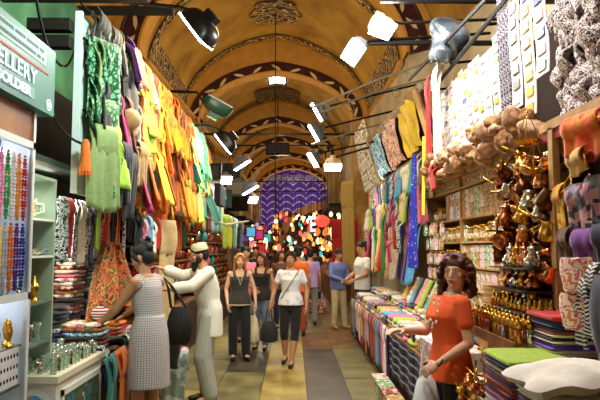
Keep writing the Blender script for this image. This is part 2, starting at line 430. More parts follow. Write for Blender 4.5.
# ------------------------------------------------------------------ shared goods
def scarf_mesh(w, h, seed, bulge=.06, n=14, m=12, fold=.02, taper=.55, swing=.03, hem=.04):
    rr = random.Random(seed); ph = [rr.uniform(0, 6.28) for _ in range(4)]; k = rr.choice([2.0, 2.6, 3.2])
    def f(u, v):
        q = min(1, v * 2.2); ww = w * (taper + (1 - taper) * q * (.9 + .1 * math.sin(ph[3])))
        x = (u - .5) * ww + swing * math.sin(v * 3 + ph[0]) * v
        y = -bulge * math.sin(min(1, v * 3) * PI / 2) * (1 - .35 * v) - fold * (math.cos(u * 2 * PI * k + ph[1]) * .7 + math.sin(u * 2 * PI * (k * .53) + ph[2]) * .5) * (.35 + .65 * v)
        z = -v * h * (1 + hem * math.sin(u * 5 + ph[2])) 
        return (x, y, z)
    mb = MB(); mb.sheet(n, m, f, .008)
    # the turned-over flap at the top
    def g(u, v):
        x = (u - .5) * w * taper * 1.12; a = v * PI
        return (x, -bulge * .7 - .035 * math.sin(a) - fold * .4 * math.cos(u * 2 * PI * k + ph[1]) * v, .03 * math.cos(a) - v * h * .3)
    mb.sheet(8, 5, g, .008)
    me = mb.mesh('scarf'); me.polygons.foreach_set('use_smooth', [True] * len(me.polygons)); return me
SC_L = [scarf_mesh(.24, .42, i) for i in range(4)]
SC_LL = [scarf_mesh(.23, .72, 20 + i, bulge=.05) for i in range(4)]
COLN = {'white': '#efe9dc', 'cream': '#e8d9ae', 'lime green': '#a6c83c', 'mint green': '#67c79a', 'emerald green': '#149a55', 'turquoise': '#22a79c', 'sky blue': '#58aee0', 'cobalt blue': '#1f3fae', 'navy': '#151c3e', 'purple': '#6d2b8c', 'magenta': '#c41f74', 'pink': '#ee7fa4', 'red': '#c41a1e', 'orange': '#f0761a', 'amber': '#f59a18', 'golden yellow': '#f6b81c', 'lemon yellow': '#f4dc3a', 'brown': '#5a3418', 'rust': '#a8441a', 'black': '#121212', 'grey': '#8a8a86', 'olive': '#6c7a2c', 'sage green': '#93a86a', 'tan': '#b58f5e', 'teal': '#106a64', 'dark green': '#0f4a2a', 'lilac': '#b79bd6', 'silver': '#b9bcc0', 'peach': '#f2b88e', 'charcoal': '#2b2a2e'}
def cc(name, **k): return cloth(COLN[name], **k)
PATT = {'green leafy': cloth('#3f9a62', pat='edge', cols=['#0f4a33', '#2f8a5c', '#a4d7a0', '#6cc08c'], s=22, s2=3),
        'pink and cream flowered': cloth('#e89090', pat='voro', cols=['#f3e3cf', '#d94f6c', '#f3e3cf', '#7fae62', '#f3c7b0'], s=34),
        'black and white printed': cloth('#bbbbbb', pat='noise', cols=['#14141a', '#14141a', '#dfe3e0', '#3a4650', '#e6e4dc'], s=26),
        'rust paisley': cloth('#a0491c', pat='noise', cols=['#2c1a10', '#7a2c10', '#a8481c', '#3a4424', '#b86a2c', '#5a1c10'], s=16),
        'blue and white printed': cloth('#4a7ab0', pat='noise', cols=['#1c3f86', '#5d9ad0', '#e8eef2', '#3f7fb8'], s=24),
        'yellow flowered': cloth('#f0b92a', pat='voro', cols=['#f4c12a', '#f6d768', '#e2831c', '#f4c12a'], s=36),
        'red flowered': cloth('#c42a2a', pat='voro', cols=['#b81e22', '#e6d4b8', '#b81e22', '#701016'], s=34)}
def col_mat(n): return PATT[n] if n in PATT else cc(n)
WOOD = M('shop_wood', '#8a5a2c', r=.6, pat='soft', cols=['#6a421e', '#916032', '#a9763f'], s=5)
PALEW = M('pale_shelf_wood', '#b98f58', r=.6, pat='soft', cols=['#9a723e', '#bd945c', '#cfa873'], s=5)
WHITE = M('white_laminate', '#dcdcd2', r=.35, s=3, var=.05)
ALU = M('aluminium_frame', '#d8dde0', r=.35, metal=.3, s=10, var=.06)
GLASS = M('clear_glass', '#ffffff', r=.03, trans=1.0, var=0)
GLASS.node_tree.nodes['Principled BSDF'].inputs['IOR'].default_value = 1.05
TGL = M('green_tinted_glass', '#cfe8dc', r=.05, trans=.85, var=.02)
GOLD = M('gold_brass', '#d9a441', r=.25, metal=1, s=10, var=.1)
COPPER = M('polished_copper', '#dc8c58', r=.22, metal=1, s=6, var=.12)
SILVER = M('polished_silver', '#d6d4cf', r=.18, metal=1, s=6, var=.08)
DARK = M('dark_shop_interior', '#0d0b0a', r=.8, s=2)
BLACKM = M('black_plastic', '#0e0e10', r=.4)
# dark shop interiors behind the goods
mb = MB(); mb.bx((-2.75, 3.45, 0), (-2.65, 11.3, 4.6)); struct('wall_left_shops', mb, M('shop_back_green', '#2f6a4c', r=.85, pat='soft', cols=['#1c4030', '#2f6a4c', '#4a8a64'], s=1.5))
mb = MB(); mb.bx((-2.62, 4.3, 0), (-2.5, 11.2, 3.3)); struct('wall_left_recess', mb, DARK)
mb = MB(); mb.bx((2.62, 1.0, 0), (2.72, 11.3, 3.9)); struct('wall_right_shops', mb, M('shop_back_brown', '#2a1c14', r=.85))
# ------------------------------------------------------------------ scarf wall, left
XL = -1.6
def rail(y0, y1, x, z, label, grp='rails of the left scarf wall', r=.012):
    mb = MB(); mb.tube([(0, 0, 0), (0, y1 - y0, 0)], r, 6)
    for k in range(3):
        yy = (y1 - y0) * (k + .5) / 3; mb.tube([(0, yy, 0), (-.35, yy, .05)], r * .8, 6)
    return mb.build('hanging_rail', IRON, loc=(x, y0, z), label=label, cat='rail', group=grp)
def wall_cols(px):   # colours of the scarf wall by picture region
    if px < 100: return ['green leafy', 'sage green', 'dark green', 'black', 'olive', 'teal', 'green leafy']
    if px < 124: return ['purple', 'white', 'black', 'lime green', 'olive', 'navy', 'brown', 'black', 'charcoal', 'green leafy', 'magenta']
    if px < 140: return ['magenta', 'orange', 'white', 'amber', 'sky blue', 'red', 'yellow flowered', 'lime green']
    if px < 184: return ['golden yellow', 'amber', 'orange', 'amber', 'golden yellow', 'lemon yellow', 'yellow flowered', 'orange', 'rust']
    return ['turquoise', 'emerald green', 'mint green', 'lime green', 'orange', 'teal']
rows = [('top', 3.52, SC_L, 1.0, .00), ('second', 3.24, SC_L, 1.05, .03), ('third', 2.97, SC_L, 1.1, .05), ('fourth', 2.68, SC_LL, .9, .04)]
for ri, (rn, zt, meshes, sz, out) in enumerate(rows):
    rail(4.5, 10.3, XL + out - .03, zt + .01, 'thin dark rail holding the %s row of scarves on the left' % rn)
    y = 4.62 if ri else 4.75; i = 0; last = None
    while y < 10.25:
        px = 293 + 600 * (XL + out) / y
        c = rnd.choice([q for q in wall_cols(px + jit(5)) if q != last]); last = c
        lbl = '%s scarf hanging %s from the white board, %s row of left scarf wall' % (c, nth(i), rn)
        inst('scarf', meshes[(i * 3 + ri) % 4], col_mat(c), (XL + out + jit(.03), y, zt), (jit(.22) - .12, jit(.22), PI / 2 + jit(.4)), (rnd.uniform(.9, 1.35), 1.2, sz * rnd.uniform(.9, 1.12)), label=lbl, cat='scarf', group='scarves on the left scarf wall')
        y += rnd.uniform(.15, .185); i += 1
# lower fringe row of darker garments below
y = 5.3; i = 0
while y < 9.6:
    px = 293 + 600 * (-1.72) / y
    c = rnd.choice(['black', 'brown', 'olive', 'black and white printed', 'lime green', 'red', 'orange', 'dark green', 'purple']) if px < 150 else rnd.choice(['amber', 'orange', 'brown', 'tan', 'red', 'dark green', 'pink'])
    inst('scarf', SC_LL[i % 4], col_mat(c), (-1.76, y, 2.12), (0, 0, PI / 2 + jit(.3)), (.8, 1, rnd.uniform(.55, .8)), label='%s shawl hanging low on the left, %s in the bottom row' % (c, nth(i)), cat='scarf', group='shawls in the bottom row on the left')
    y += .21; i += 1
rail(5.2, 9.7, -1.8, 2.14, 'thin dark rail holding the bottom row of shawls on the left')
# white board at the near end of the scarf wall
mb = MB(); mb.bx((-.025, -.02, 0), (.025, .02, 1.4)); mb.bx((-.025, .02, 0), (.005, .5, 1.38))
mb.build('display_board', M('bluish_white_board', '#e8f6f4', r=.5, var=.05), loc=(-1.64, 4.5, 2.06), smooth=False, label='tall narrow white board at the near end of the scarf wall', cat='board')
def drape(name, w, h, mat, loc, rotz, label, cat='scarf', seed=1, group=None, **k):
    me = scarf_mesh(w, h, seed, **k); o = inst(name, me, mat, loc, (0, 0, rotz), label=label, cat=cat, group=group); return o
Q = PI / 2
drape('scarf', .34, .62, PATT['green leafy'], (-1.56, 4.72, 3.28), Q - .5, 'green leaf-patterned scarf hanging at top beside the white board', seed=31, taper=.9, n=20)
drape('scarf', .3, .55, cloth('#8fb26a', pat='edge', cols=['#2a6a48', '#6fae70', '#bcd8a0'], s=26, s2=3), (-1.54, 4.7, 2.8), Q - .5, 'pale green netted scarf bunched below the green leaf-patterned one', seed=32, taper=.8, n=20)
drape('trousers', .3, .62, cc('sage green'), (-1.5, 4.62, 2.56), Q - .6, 'sage green cotton trousers hanging at the bottom of the white board', cat='trousers', seed=33, taper=.6, bulge=.1, n=20)
mb = MB(); mb.lathe([(.012, 0), (.03, -.03), (.035, -.1), (.045, -.24), (.03, -.25)], seg=12)
for k in range(12): a = k * PI / 6; mb.tube([(.025 * math.cos(a), .025 * math.sin(a), -.1), (.045 * math.cos(a), .045 * math.sin(a), -.27)], .006, 4)
mb.build('tassel', cc('orange'), loc=(-1.53, 4.4, 2.45), label='bright orange tassel hanging against the white board', cat='tassel')
mb = MB(); mb.lathe([(.002, .1), (.05, .095), (.085, .06), (.1, 0), (.14, -.02), (.15, -.03), (.145, -.04), (.095, -.02), (.08, .03), (.002, .07)], seg=20, rot=(R(75), 0, R(60)))
mb.build('hat', cc('tan'), loc=(-1.45, 5.25, 2.78), label='round tan fabric hat hanging among the scarves near the white board', cat='hat')
for i, (c, y, z, h) in enumerate([('navy', 5.0, 2.5, .5), ('charcoal', 5.2, 2.45, .55), ('tan', 5.5, 2.6, .4), ('olive', 5.75, 2.5, .45)]):
    drape('bag', .24, h, cc(c), (-1.47, y, z), Q - .2, '%s cloth bag hanging in front of the scarf wall, %s from the white board' % (c, nth(i)), cat='bag', seed=40 + i, bulge=.1, group='cloth bags in front of the scarf wall')
# black and white fringed scarves and necklaces under the board
for i in range(9):
    y = 4.55 + i * .13
    c = ['black and white printed', 'red', 'black and white printed', 'white', 'black and white printed', 'navy', 'silver', 'black and white printed', 'tan'][i]
    inst('scarf', SC_LL[i % 4], col_mat(c), (-1.78, y, 2.02), (0, 0, Q + jit(.4)), (.7, 1, rnd.uniform(.55, .72)), label='%s fringed scarf under the white board, %s from its left' % (c, nth(i)), cat='scarf', group='fringed scarves under the white board')
mb = MB(); mb.sheet(44, 20, lambda u, v: ((u - .5) * (.2 + .72 * v ** .7) - .1 * v, -.06 - .12 * v - (.015 + .04 * v) * math.cos(u * 2 * PI * 4.3 + v * 1.5) - .02 * math.sin(u * 37 + v * 6), -.62 * v - .06 * v * math.sin(u * 7 + 1)), .01)
mb.build('shawl', cloth('#b0541c', pat='noise', cols=['#2c1a10', '#a03c14', '#d0641c', '#4a5a2c', '#e08a34', '#7a2412'], s=13), loc=(-1.72, 5.55, 1.7), rotz=Q - .25, label='large rust and orange shawl fanning down over the textile counter', cat='shawl')
# ------------------------------------------------------------------ jewellery display case, far left
case = thing('display_case', 'tall aluminium and glass case of bead necklaces at the left edge', 'display case', (-1.5, 2.2, 0))
def cbx(name, boxes, mat, par, **k):
    mb = MB()
    for lo, hi in boxes: mb.bx(lo, hi)
    return mb.build(name, mat, par, smooth=False, **k)
y1 = 1.28
cbx('frame', [((-.03, y1 - .03, 0), (0, y1, 2.48)), ((-.03, 0, 0), (0, .03, 2.48)), ((-.23, y1 - .03, 0), (-.2, y1, 2.48)), ((-.23, 0, 0), (-.2, .03, 2.48)), ((-.03, 0, 2.45), (0, y1, 2.48)), ((-.03, 0, 2.22), (0, y1, 2.26)), ((-.23, 0, 2.45), (-.2, y1, 2.48)), ((-.23, y1 - .03, 2.45), (0, y1, 2.48)), ((-.03, 0, 1.36), (0, y1, 1.4)), ((-.03, 0, .5), (0, y1, .53)), ((-.03, 0, 0), (0, y1, .06)), ((-.23, y1 - .03, 0), (0, y1, .06))], ALU, case)
cbx('back_panel', [((-.21, 0, 0), (-.2, y1, 2.48)), ((-.21, y1 - .012, 0), (-.03, y1 - .004, 2.48))], M('case_backing', '#dfe8f8', r=.5, var=.05), case)
mb = MB(); mb.tube([(-.15, .05, 2.2), (-.15, y1 - .05, 2.2)], .012, 8); mb.build('fill_tube', M('case_fill_tube', '#eef4ff', emit=12), case)  # glowing tubes added inside the case to brighten it
mb = MB(); mb.tube([(-.15, .05, 1.34), (-.15, y1 - .05, 1.34)], .01, 8); mb.build('fill_tube', M('case_fill_tube', '#eef4ff', emit=12), case)
area((-1.62, 2.85, 2.18), (-1.75, 2.85, 1.5), 7, .25, (.88, .94, 1), sy=1.0)  # added fill lights for the case interior
area((-1.6, 2.85, 1.33), (-1.7, 2.85, .6), 4, .2, (1, .95, .85), sy=1.0)
cbx('header_panel', [((-.02, .03, 2.26), (-.01, y1 - .03, 2.45))], M('brown_header', '#8a4a20', r=.4, pat='soft', cols=['#6a2a16', '#a3642c', '#8a5a20'], s=2), case)
cbx('glass_pane', [((-.018, .03, 1.4), (-.012, y1 - .03, 2.22)), ((-.018, .03, .53), (-.012, y1 - .03, 1.36))], GLASS, case)
for z in (1.36, 1.1, .88): cbx('shelf', [((-.2, .03, z), (-.03, y1 - .03, z + .012))], TGL, case)
cbx('base_cabinet', [((-.2, .0, .06), (-.01, y1 - .03, .5))], WHITE, case)
beadc = ['red', 'turquoise', 'amber', 'cobalt blue', 'white', 'purple', 'emerald green', 'orange', 'pink', 'silver', 'black', 'lemon yellow']
for row, (zt, L_) in enumerate(((2.17, .36), (1.78, .36))):
    for i in range(25):
        c = beadc[(i * 5 + row * 3) % 12]; mb = MB(); n = 19
        for k in range(n):
            a = PI * k / (n - 1) ; s_ = .018
            for sg in (-1, 1): mb.ell((0, sg * s_ * math.sin(a) * (1 + .2 * k / n), -L_ * k / (n - 1)), .0085 + .002 * (k % 3), seg=6, rg=4)
        mb.build('necklace', M('bead_' + c.replace(' ', '_'), COLN[c], r=.15, coat=.5, var=.1), loc=(-1.532 - .02 * (i % 2), 2.6 + i * .034, zt), label='%s bead necklace %s from left in the %s row of the glass case' % (c, nth(i), ['upper', 'lower'][row]), cat='necklace', group='necklaces in the glass case')
for i in range(11):   # silver bracelets piled on the shelf
    mb = MB(); mb.lathe([(.034, -.006), (.04, 0), (.034, .006), (.03, 0), (.034, -.006)], seg=14, caps=False)
    mb.build('bracelet', SILVER, loc=(-1.55 - .035 * (i % 3), 2.85 + i * .058, 1.395 + .004 * (i % 2)), rot=(jit(.5) + .5, jit(.5), 0), label='silver bracelet %s from left on the upper shelf of the glass case' % nth(i), cat='bracelet', group='bracelets in the glass case')
for i in range(8):
    mb = MB(); mb.lathe([(.02, 0), (.022, .01), (.008, .03), (.016, .06), (.02, .09), (.01, .12), (.013, .13), (.002, .15)], seg=10)
    mb.build('figurine', GOLD, loc=(-1.54 - .05 * (i % 2), 2.9 + i * .07, 1.113), label='small gilded figurine %s from left on the middle case shelf' % nth(i), cat='figurine', group='figurines in the glass case')
card = thing('earring_card', 'white card with rows of dark earrings in the glass case', 'card', (-1.525, 3.28, .905), 0)
cbx('card_sheet', [((-.004, -.14, 0), (.004, .12, .2))], M('white_card', '#eef2ff', r=.6, var=.03), card)
for r_ in range(3):
    for k in range(7):
        mb = MB(); mb.ell((0, 0, 0), (.005, .007, .012), seg=6, rg=4); mb.build('earring', M('earring_garnet' if k % 3 else 'earring_navy', '#47102c' if k % 3 else '#1a2058', r=.2), card, loc=(.006, -.115 + k * .036, .16 - r_ * .06))
for i in range(11):
    c = ['pink', 'sky blue', 'magenta', 'white', 'lilac', 'amber'][i % 6]; mb = MB(); mb.ell((0, 0, .034), .034, seg=12, rg=8)
    mb.build('bauble', M('bauble_' + c.replace(' ', '_'), COLN[c], r=.15, coat=.6), loc=(-1.545 - .06 * (i % 2), 2.87 + i * .055, .53 + (.0)), label='%s glass ball %s from left at the bottom of the glass case' % (c, nth(i)), cat='ball', group='glass balls in the case')
# ------------------------------------------------------------------ jewellery sign
sign = thing('shop_sign', 'teal shop sign reading JEWELLERY above the glass case', 'sign', (-1.45, 2.3, 2.44), 0)
TEAL = M('teal_sign_face', '#0a6a62', r=.35, var=.1, s=3, emit=.06)
mb = MB(); mb.bx((-.2, 0, 0), (0, 1.3, .4)); mb.build('sign_box', TEAL, sign, smooth=False)
WPT = M('sign_white', '#dfeef0', r=.5, emit=.3, var=.03); REDP = M('sign_red', '#9a1c14', r=.5, var=.03); SDK = M('sign_dark_letters', '#27514f', r=.5)
cbx('pale_strip', [((.0, .05, .27), (.003, 1.16, .365))], M('sign_pale_strip', '#8fa8ac', r=.5, var=.04), sign)
cbx('red_stripe', [((.0, .0, .225), (.004, 1.2, .238))], REDP, sign)
cbx('lower_plate', [((.0, .1, .035), (.003, 1.02, .1))], M('sign_lower_plate', '#5f9296', r=.5, var=.04), sign)
mb = MB()
for r_ in range(2):
    y = .07
    while y < 1.12:
        l = rnd.uniform(.012, .03); mb.bx((.003, y, .335 - r_ * .045), (.005, y + l, .352 - r_ * .045)); y += l + (.006 if rnd.random() < .8 else .02)
mb.build('small_lettering', SDK, sign, smooth=False)
def text(name, body, size, mat, parent, loc, rot, ext=.002, bold=0, sx=1):
    cu = bpy.data.curves.new(name, 'FONT'); cu.body = body; cu.size = size; cu.extrude = ext; cu.offset = bold
    t = bpy.data.objects.new(name, cu); COL.objects.link(t); bpy.context.view_layer.update()
    me = bpy.data.meshes.new_from_object(t.evaluated_get(bpy.context.evaluated_depsgraph_get())); bpy.data.objects.remove(t)
    me.materials.clear(); me.materials.append(mat)
    o = bpy.data.objects.new(name, me); COL.objects.link(o); o.parent = parent; o.location = loc; o.rotation_euler = rot; o.scale = (sx, 1, 1); return o
text('lettering', 'JEWELLERY', .115, WPT, sign, (.005, .32, .125), (Q, 0, Q), sx=1.25, bold=.001)
text('plate_lettering', 'GOLDER', .07, WPT, sign, (.006, .55, .044), (Q, 0, Q), sx=1.5, bold=.003)
mb = MB(); mb.lathe([(.035, 0), (.035, .004), (.028, .004), (.028, 0)], seg=20, rot=(0, Q, 0), caps=False); mb.lathe([(.018, 0), (.018, .004), (.001, .004)], seg=12, rot=(0, Q, 0)); mb.build('round_emblem', WPT, sign, loc=(0, 1.22, .055))
mb = MB(); mb.tube([(0, -.25, 0), (0, .25, 0)], .018, 8); mb.tube([(0, -.25, 0), (0, .25, 0)], .004, 4)
mb.build('tube_lamp', M('tube_lamp_lit', '#fff4e0', emit=14), loc=(-1.98, 4.6, 2.2), label='small bright tube lamp glowing under the green awning', cat='lamp')
area((-1.95, 4.6, 2.17), (-1.9, 4.8, 1.2), 14, .1, (1, .95, .85), sy=.5)
point((-2.0, 4.3, 2.14), 3, (1, .9, .7), .08)
# sloping awning board behind sign and dark beams overhead
mb = MB(); mb.bx((-.36, 0, -.02), (.42, 2.6, .02))
mb.build('awning_board', M('dark_green_board', '#1c3a30', r=.6), loc=(-2.1, 3.55, 2.3), rot=(0, .12, 0), smooth=False, label='dark green awning board behind the white scarf board', cat='awning')
mb = MB(); mb.tube([(0, 0, 0), (.05, 1.4, .03)], [.07, .06], 12)
mb.build('fabric_roll', M('rolled_tan_cloth', '#b98a4c', pat='stripe', cols=['#b98a4c', '#8f6430'], s=14, axis='y'), loc=(-2.15, 3.7, 2.08), label='rolled tan cloth lying under the dark green awning', cat='fabric roll')
for i, (y, z, x0, x1, lb) in enumerate([(6.0, 4.25, -3.2, -1.35, 'nearest'), (7.3, 4.6, -3.2, -1.5, 'middle'), (5.0, 3.8, -2.5, -1.25, 'second nearest'), (4.45, 3.33, -2.0, -1.68, 'upper short'), (4.45, 3.2, -2.0, -1.68, 'lower short')]):
    mb = MB(); mb.box((0, 0, 0), (x1 - x0, .09, .09)); mb.build('beam', M('dark_timber', '#17100b', r=.7), loc=((x0 + x1) / 2, y, z), smooth=False, label='%s of the dark timber beams above the left stalls' % lb, cat='beam', group='beams above the left stalls')
# cables looping round the board
def cable(pts, label, r=.01, mat=None):
    p0 = V(pts[0]); P = []
    for a, b in zip(pts[:-1], pts[1:]):
        a, b = V(a), V(b)
        for k in range(6):
            t = k / 6; q = a.lerp(b, t); q.z -= .12 * math.sin(PI * t) * (b - a).length; P.append(q - p0)
    P.append(V(pts[-1]) - p0); mb = MB(); mb.tube(P, r, 6); mb.build('cable', mat or BLACKM, loc=p0, label=label, cat='cable')
cable([(-1.6, 3.8, 2.95), (-1.68, 4.2, 2.55), (-1.55, 4.45, 2.42), (-1.45, 5.0, 2.42), (-1.4, 5.4, 2.2)], 'black cable sagging past the white board to the tan hat')
cable([(-1.5, 3.3, 3.3), (-1.72, 4.3, 3.0), (-1.9, 5.2, 3.5)], 'black cable hanging above the teal sign')
# ------------------------------------------------------------------ china shelves
sh = thing('shelf_unit', 'white shelf unit of painted mugs and plates behind the glass case', 'shelf unit', (-2.05, 3.52, .8))
SGR = M('greenish_grey_panel', '#98a890', r=.5, var=.08)
cbx('side_panel', [((0, 0, 0), (.42, .02, 1.3))], SGR, sh); cbx('side_panel', [((0, .6, 0), (.42, .62, 1.3))], SGR, sh); cbx('top_panel', [((0, 0, 1.3), (.42, .62, 1.32))], SGR, sh)
cbx('back_panel', [((0, 0, 0), (.01, .62, 1.3))], M('shelf_back_greenish', '#b4c0a8', r=.6), sh)
area((-1.7, 3.85, 2.05), (-1.85, 3.9, 1.2), 2.5, .2, (.95, 1, .85), sy=.6)  # added fill light for the dark shelves
mb = MB(); mb.tube([(.3, .1, 1.27), (.3, .5, 1.27)], .012, 8); mb.build('fill_tube', M('shelf_fill_tube', '#f4fff0', emit=8), sh)  # glowing tube added to go with the shelf fill
SZ = [1.04, .8, .5, .24]
for z in SZ: cbx('shelf', [((.01, .02, z - .014), (.42, .6, z))], TGL if z < .6 else WHITE, sh)
CHN = [M('iznik_china', '#e9eee6', r=.15, coat=.6, pat='noise', cols=['#eef0e8', '#eef0e8', '#3a6fb0', '#e9eee6', '#c8a83c', '#3b9a7a'], s=30), M('gilt_china', '#c9b45a', r=.2, coat=.5, pat='noise', cols=['#d8c060', '#8a7a2c', '#e9e4c0', '#5f8a48'], s=40), M('blue_china', '#9ac0d8', r=.15, coat=.6, pat='dots', cols=['#e8f0f0', '#4a8fc0', '#2f6aa0', '#dfe9ea'], s=22)]
for i in range(6):
    mg = thing('mug', 'painted china mug %s from left on the top white shelf' % nth(i), 'mug', (-1.72 - .06 * (i % 2), 3.58 + i * .085, .8 + SZ[0]), Q * .3, 'mugs on the top shelf')
    mb = MB(); mb.lathe([(.04, 0), (.045, .01), (.05, .12), (.052, .13), (.046, .13), (.042, .02), (.001, .018)], seg=18); mb.build('cup', CHN[i % 3], mg)
    mb = MB(); mb.tube([(.045, 0, .1), (.085, 0, .095), (.09, 0, .05), (.043, 0, .03)], .008, 6); mb.build('handle', CHN[i % 3], mg)
def plate_mb(r, ):
    mb = MB(); mb.lathe([(.001, 0), (r * .6, .003), (r * .65, .01), (r, .03), (r, .036), (r * .62, .018), (.001, .01)], seg=24); return mb
for i in range(6):
    r = .085 + .01 * (i % 2)
    plate_mb(r).build('plate', CHN[(i + 1) % 3], loc=(-1.85, 3.58 + i * .09, .8 + SZ[1] + r * .99), rot=(0, 1.25, 0), label='painted plate leaning %s from left on the second white shelf' % nth(i), cat='plate', group='plates on the second shelf')
for i in range(6):
    mb = MB(); mb.lathe([(.03, 0), (.06, .015), (.075, .045), (.072, .045), (.056, .018), (.001, .012)], seg=18)
    mb.build('bowl', CHN[i % 3], loc=(-1.71, 3.6 + i * .09, .8 + SZ[1]), label='small painted bowl %s from left at the front of the second shelf' % nth(i), cat='bowl', group='bowls on the second shelf')
for i in range(10):
    mb = MB(); mb.lathe([(.03, 0), (.035, .01), (.012, .03), (.03, .06), (.036, .1), (.02, .12), (.008, .16), (.002, .17)], seg=12)
    mb.build('sugar_bowl', CHN[1] if i % 2 else GOLD, loc=(-1.7 - .09 * (i % 2), 3.56 + i * .054, .8 + SZ[2]), label='gilt lidded sugar bowl %s from left on the third shelf' % nth(i), cat='sugar bowl', group='gilt sugar bowls on the third shelf')
GREENG = M('greenish_tea_glass', '#d8ecd8', r=.05, trans=.75, coat=.4, var=.1)
tg = MB(); tg.lathe([(.022, 0), (.024, .008), (.016, .035), (.02, .05), (.028, .085), (.026, .085), (.017, .05), (.012, .012), (.001, .01)], seg=12); tgm = tg.mesh('tea_glass'); tgm.polygons.foreach_set('use_smooth', [True] * len(tgm.polygons))
for i in range(9):
    inst('tea_glass', tgm, SILVER if i % 3 == 0 else GREENG, (-1.7 - .08 * (i % 2), 3.57 + i * .06, .8 + SZ[3]), (0, 0, 0), (1.2, 1.2, 1.4), label='tea glass %s from left on the lowest glass shelf' % nth(i), cat='tea glass', group='tea glasses on the lowest glass shelf')
# white cabinet with rows of tea glasses
cab = thing('cabinet', 'white cabinet topped with tea glasses beside the woman in checks', 'cabinet', (-2.1, 3.9, 0)); cab.scale = (1, 1, 1.05)
cbx('body', [((0, 0, 0), (.6, .9, .76)), ], WHITE, cab)
cbx('worktop', [((-.02, -.02, .76), (.62, .92, .8))], M('cream_worktop', '#d8d0b8', r=.45, var=.05), cab)
pm = MB(); n = 20
pm.prism([(.47 + .12 * math.cos(PI * k / n), .53 + .2 * math.sin(PI * k / n)) for k in range(n + 1)] + [(.35, .2), (.59, .2)], -.012, -.002)
pm.build('framed_tile', WHITE, cab, smooth=False, label='arched white tile plaque')
TILE = M('mosque_view_tile', '#4a8ac0', r=.3, pat='soft', cols=['#3a7a4a', '#c89a3c', '#6aa6d8', '#3a78c8', '#2c5faa'], s=5)
pm = MB(); pm.prism([(.47 + .1 * math.cos(PI * k / n), .52 + .17 * math.sin(PI * k / n)) for k in range(n + 1)] + [(.37, .25), (.57, .25)], -.018, -.012); pm.build('tile_picture', TILE, cab, smooth=False, label='blue sky and city picture on the tile')
pm = MB(); pm.lathe([(.03, 0), (.03, .006), (.001, .006)], seg=20, rot=(Q, 0, 0)); pm.build('tile_emblem', M('emblem_white', '#e8e0dc', var=.02), cab, loc=(.475, -.018, .55))
pm = MB(); pm.bx((-.011, -.026, -.012), (-.004, -.024, .012)); pm.bx((.004, -.026, -.012), (.011, -.024, .012)); pm.bx((-.006, -.026, -.003), (.006, -.024, .003)); pm.build('emblem_mark', REDP, cab, loc=(.475, 0, .55), smooth=False)
cbx('picture_frame', [((.6, .08, .1), (.615, .86, .14)), ((.6, .08, .66), (.615, .86, .7)), ((.6, .08, .1), (.615, .11, .7)), ((.6, .83, .1), (.615, .86, .7))], WHITE, cab)
cbx('side_picture', [((.6, .11, .14), (.608, .83, .66))], M('blue_green_painting', '#3a6f90', r=.4, pat='noise', cols=['#1c4a6a', '#2c7ab0', '#2a5a3a', '#6a5a2a', '#274a58', '#8fb0b8'], s=9), cab)
k = 0
for a in range(12):
    for b in range(6):
        inst('tea_glass', tgm, [GREENG, SILVER, GREENG][(a + b) % 3], (-1.54 - b * .085, 3.95 + a * .072, .841), (0, 0, 0), (.9, .9, rnd.choice([.9, 1.25])), label='tea glass on the white cabinet, %s along in the %s row from the aisle' % (nth(a), nth(b)), cat='tea glass', group='tea glasses on the white cabinet'); k += 1
drape('scarf', .22, .62, cc('teal'), (-1.42, 4.66, .82), Q + .1, 'grey-teal scarf draped over the far corner of the white cabinet', seed=61)
drape('scarf', .14, .68, cc('orange'), (-1.4, 4.86, .84), Q, 'orange scarf draped beyond the grey-teal one by the cabinet', seed=62, taper=.9)
# ------------------------------------------------------------------ textile counter with folded shawls
tb = thing('counter', 'low dark counter buried under folded shawls on the left', 'counter', (-2.35, 4.86, 0))
cbx('body', [((0, 0, 0), (.8, 2.3, .72))], M('counter_dark', '#3a2418', r=.7), tb); cbx('top', [((-.02, -.0, .72), (.84, 2.32, .76))], WOOD, tb)
def folded_mesh(w, d, h, seed):
    mb = MB(); rr = random.Random(seed); n = 20; a0 = rr.uniform(0, 6)
    def ring(y, s_):
        pts = []
        for k in range(n):
            a = 2 * PI * k / n; cx = math.copysign(abs(math.cos(a)) ** .45, math.cos(a)); cz = math.copysign(abs(math.sin(a)) ** .7, math.sin(a))
            pts.append(V((cx * w / 2 * s_, y, h / 2 + cz * h / 2 * s_ * (1 + .18 * math.sin(3 * a + a0 + y * 9)))))
        return pts
    mb.loft([ring(-d / 2, .6), ring(-d / 2 + .008, .95), ring(-d / 4, 1), ring(0, 1.02), ring(d / 4, 1), ring(d / 2 - .008, .95), ring(d / 2, .6)])
    me = mb.mesh('folded'); me.polygons.foreach_set('use_smooth', [True] * len(me.polygons)); return me
FM = [folded_mesh(.34, .26, .035, i) for i in range(4)]
def stack(x, y, z, cols, name='folded_shawl', cat='folded shawl', where='', sx=1, sy=1, rz=0, jr=.15, h=.035, sz=1.0, group=None):
    for i, c in enumerate(cols):
        pos = 'topmost' if i == len(cols) - 1 else ('bottom' if i == 0 else nth(i) + ' from bottom')
        inst(name, FM[i % 4], col_mat(c), (x + jit(.012), y + jit(.012), z + i * h * sz), (0, 0, rz + jit(jr)), (sx, sy, sz), label='%s folded cloth, %s in %s' % (c, pos, where), cat=cat, group=group or where)
stack(-2.0, 5.0, .76, ['grey', 'black', 'navy', 'blue and white printed', 'charcoal', 'navy', 'black and white printed', 'charcoal', 'black', 'navy', 'charcoal', 'black'], sx=.8, where='black pile behind the tea glasses')
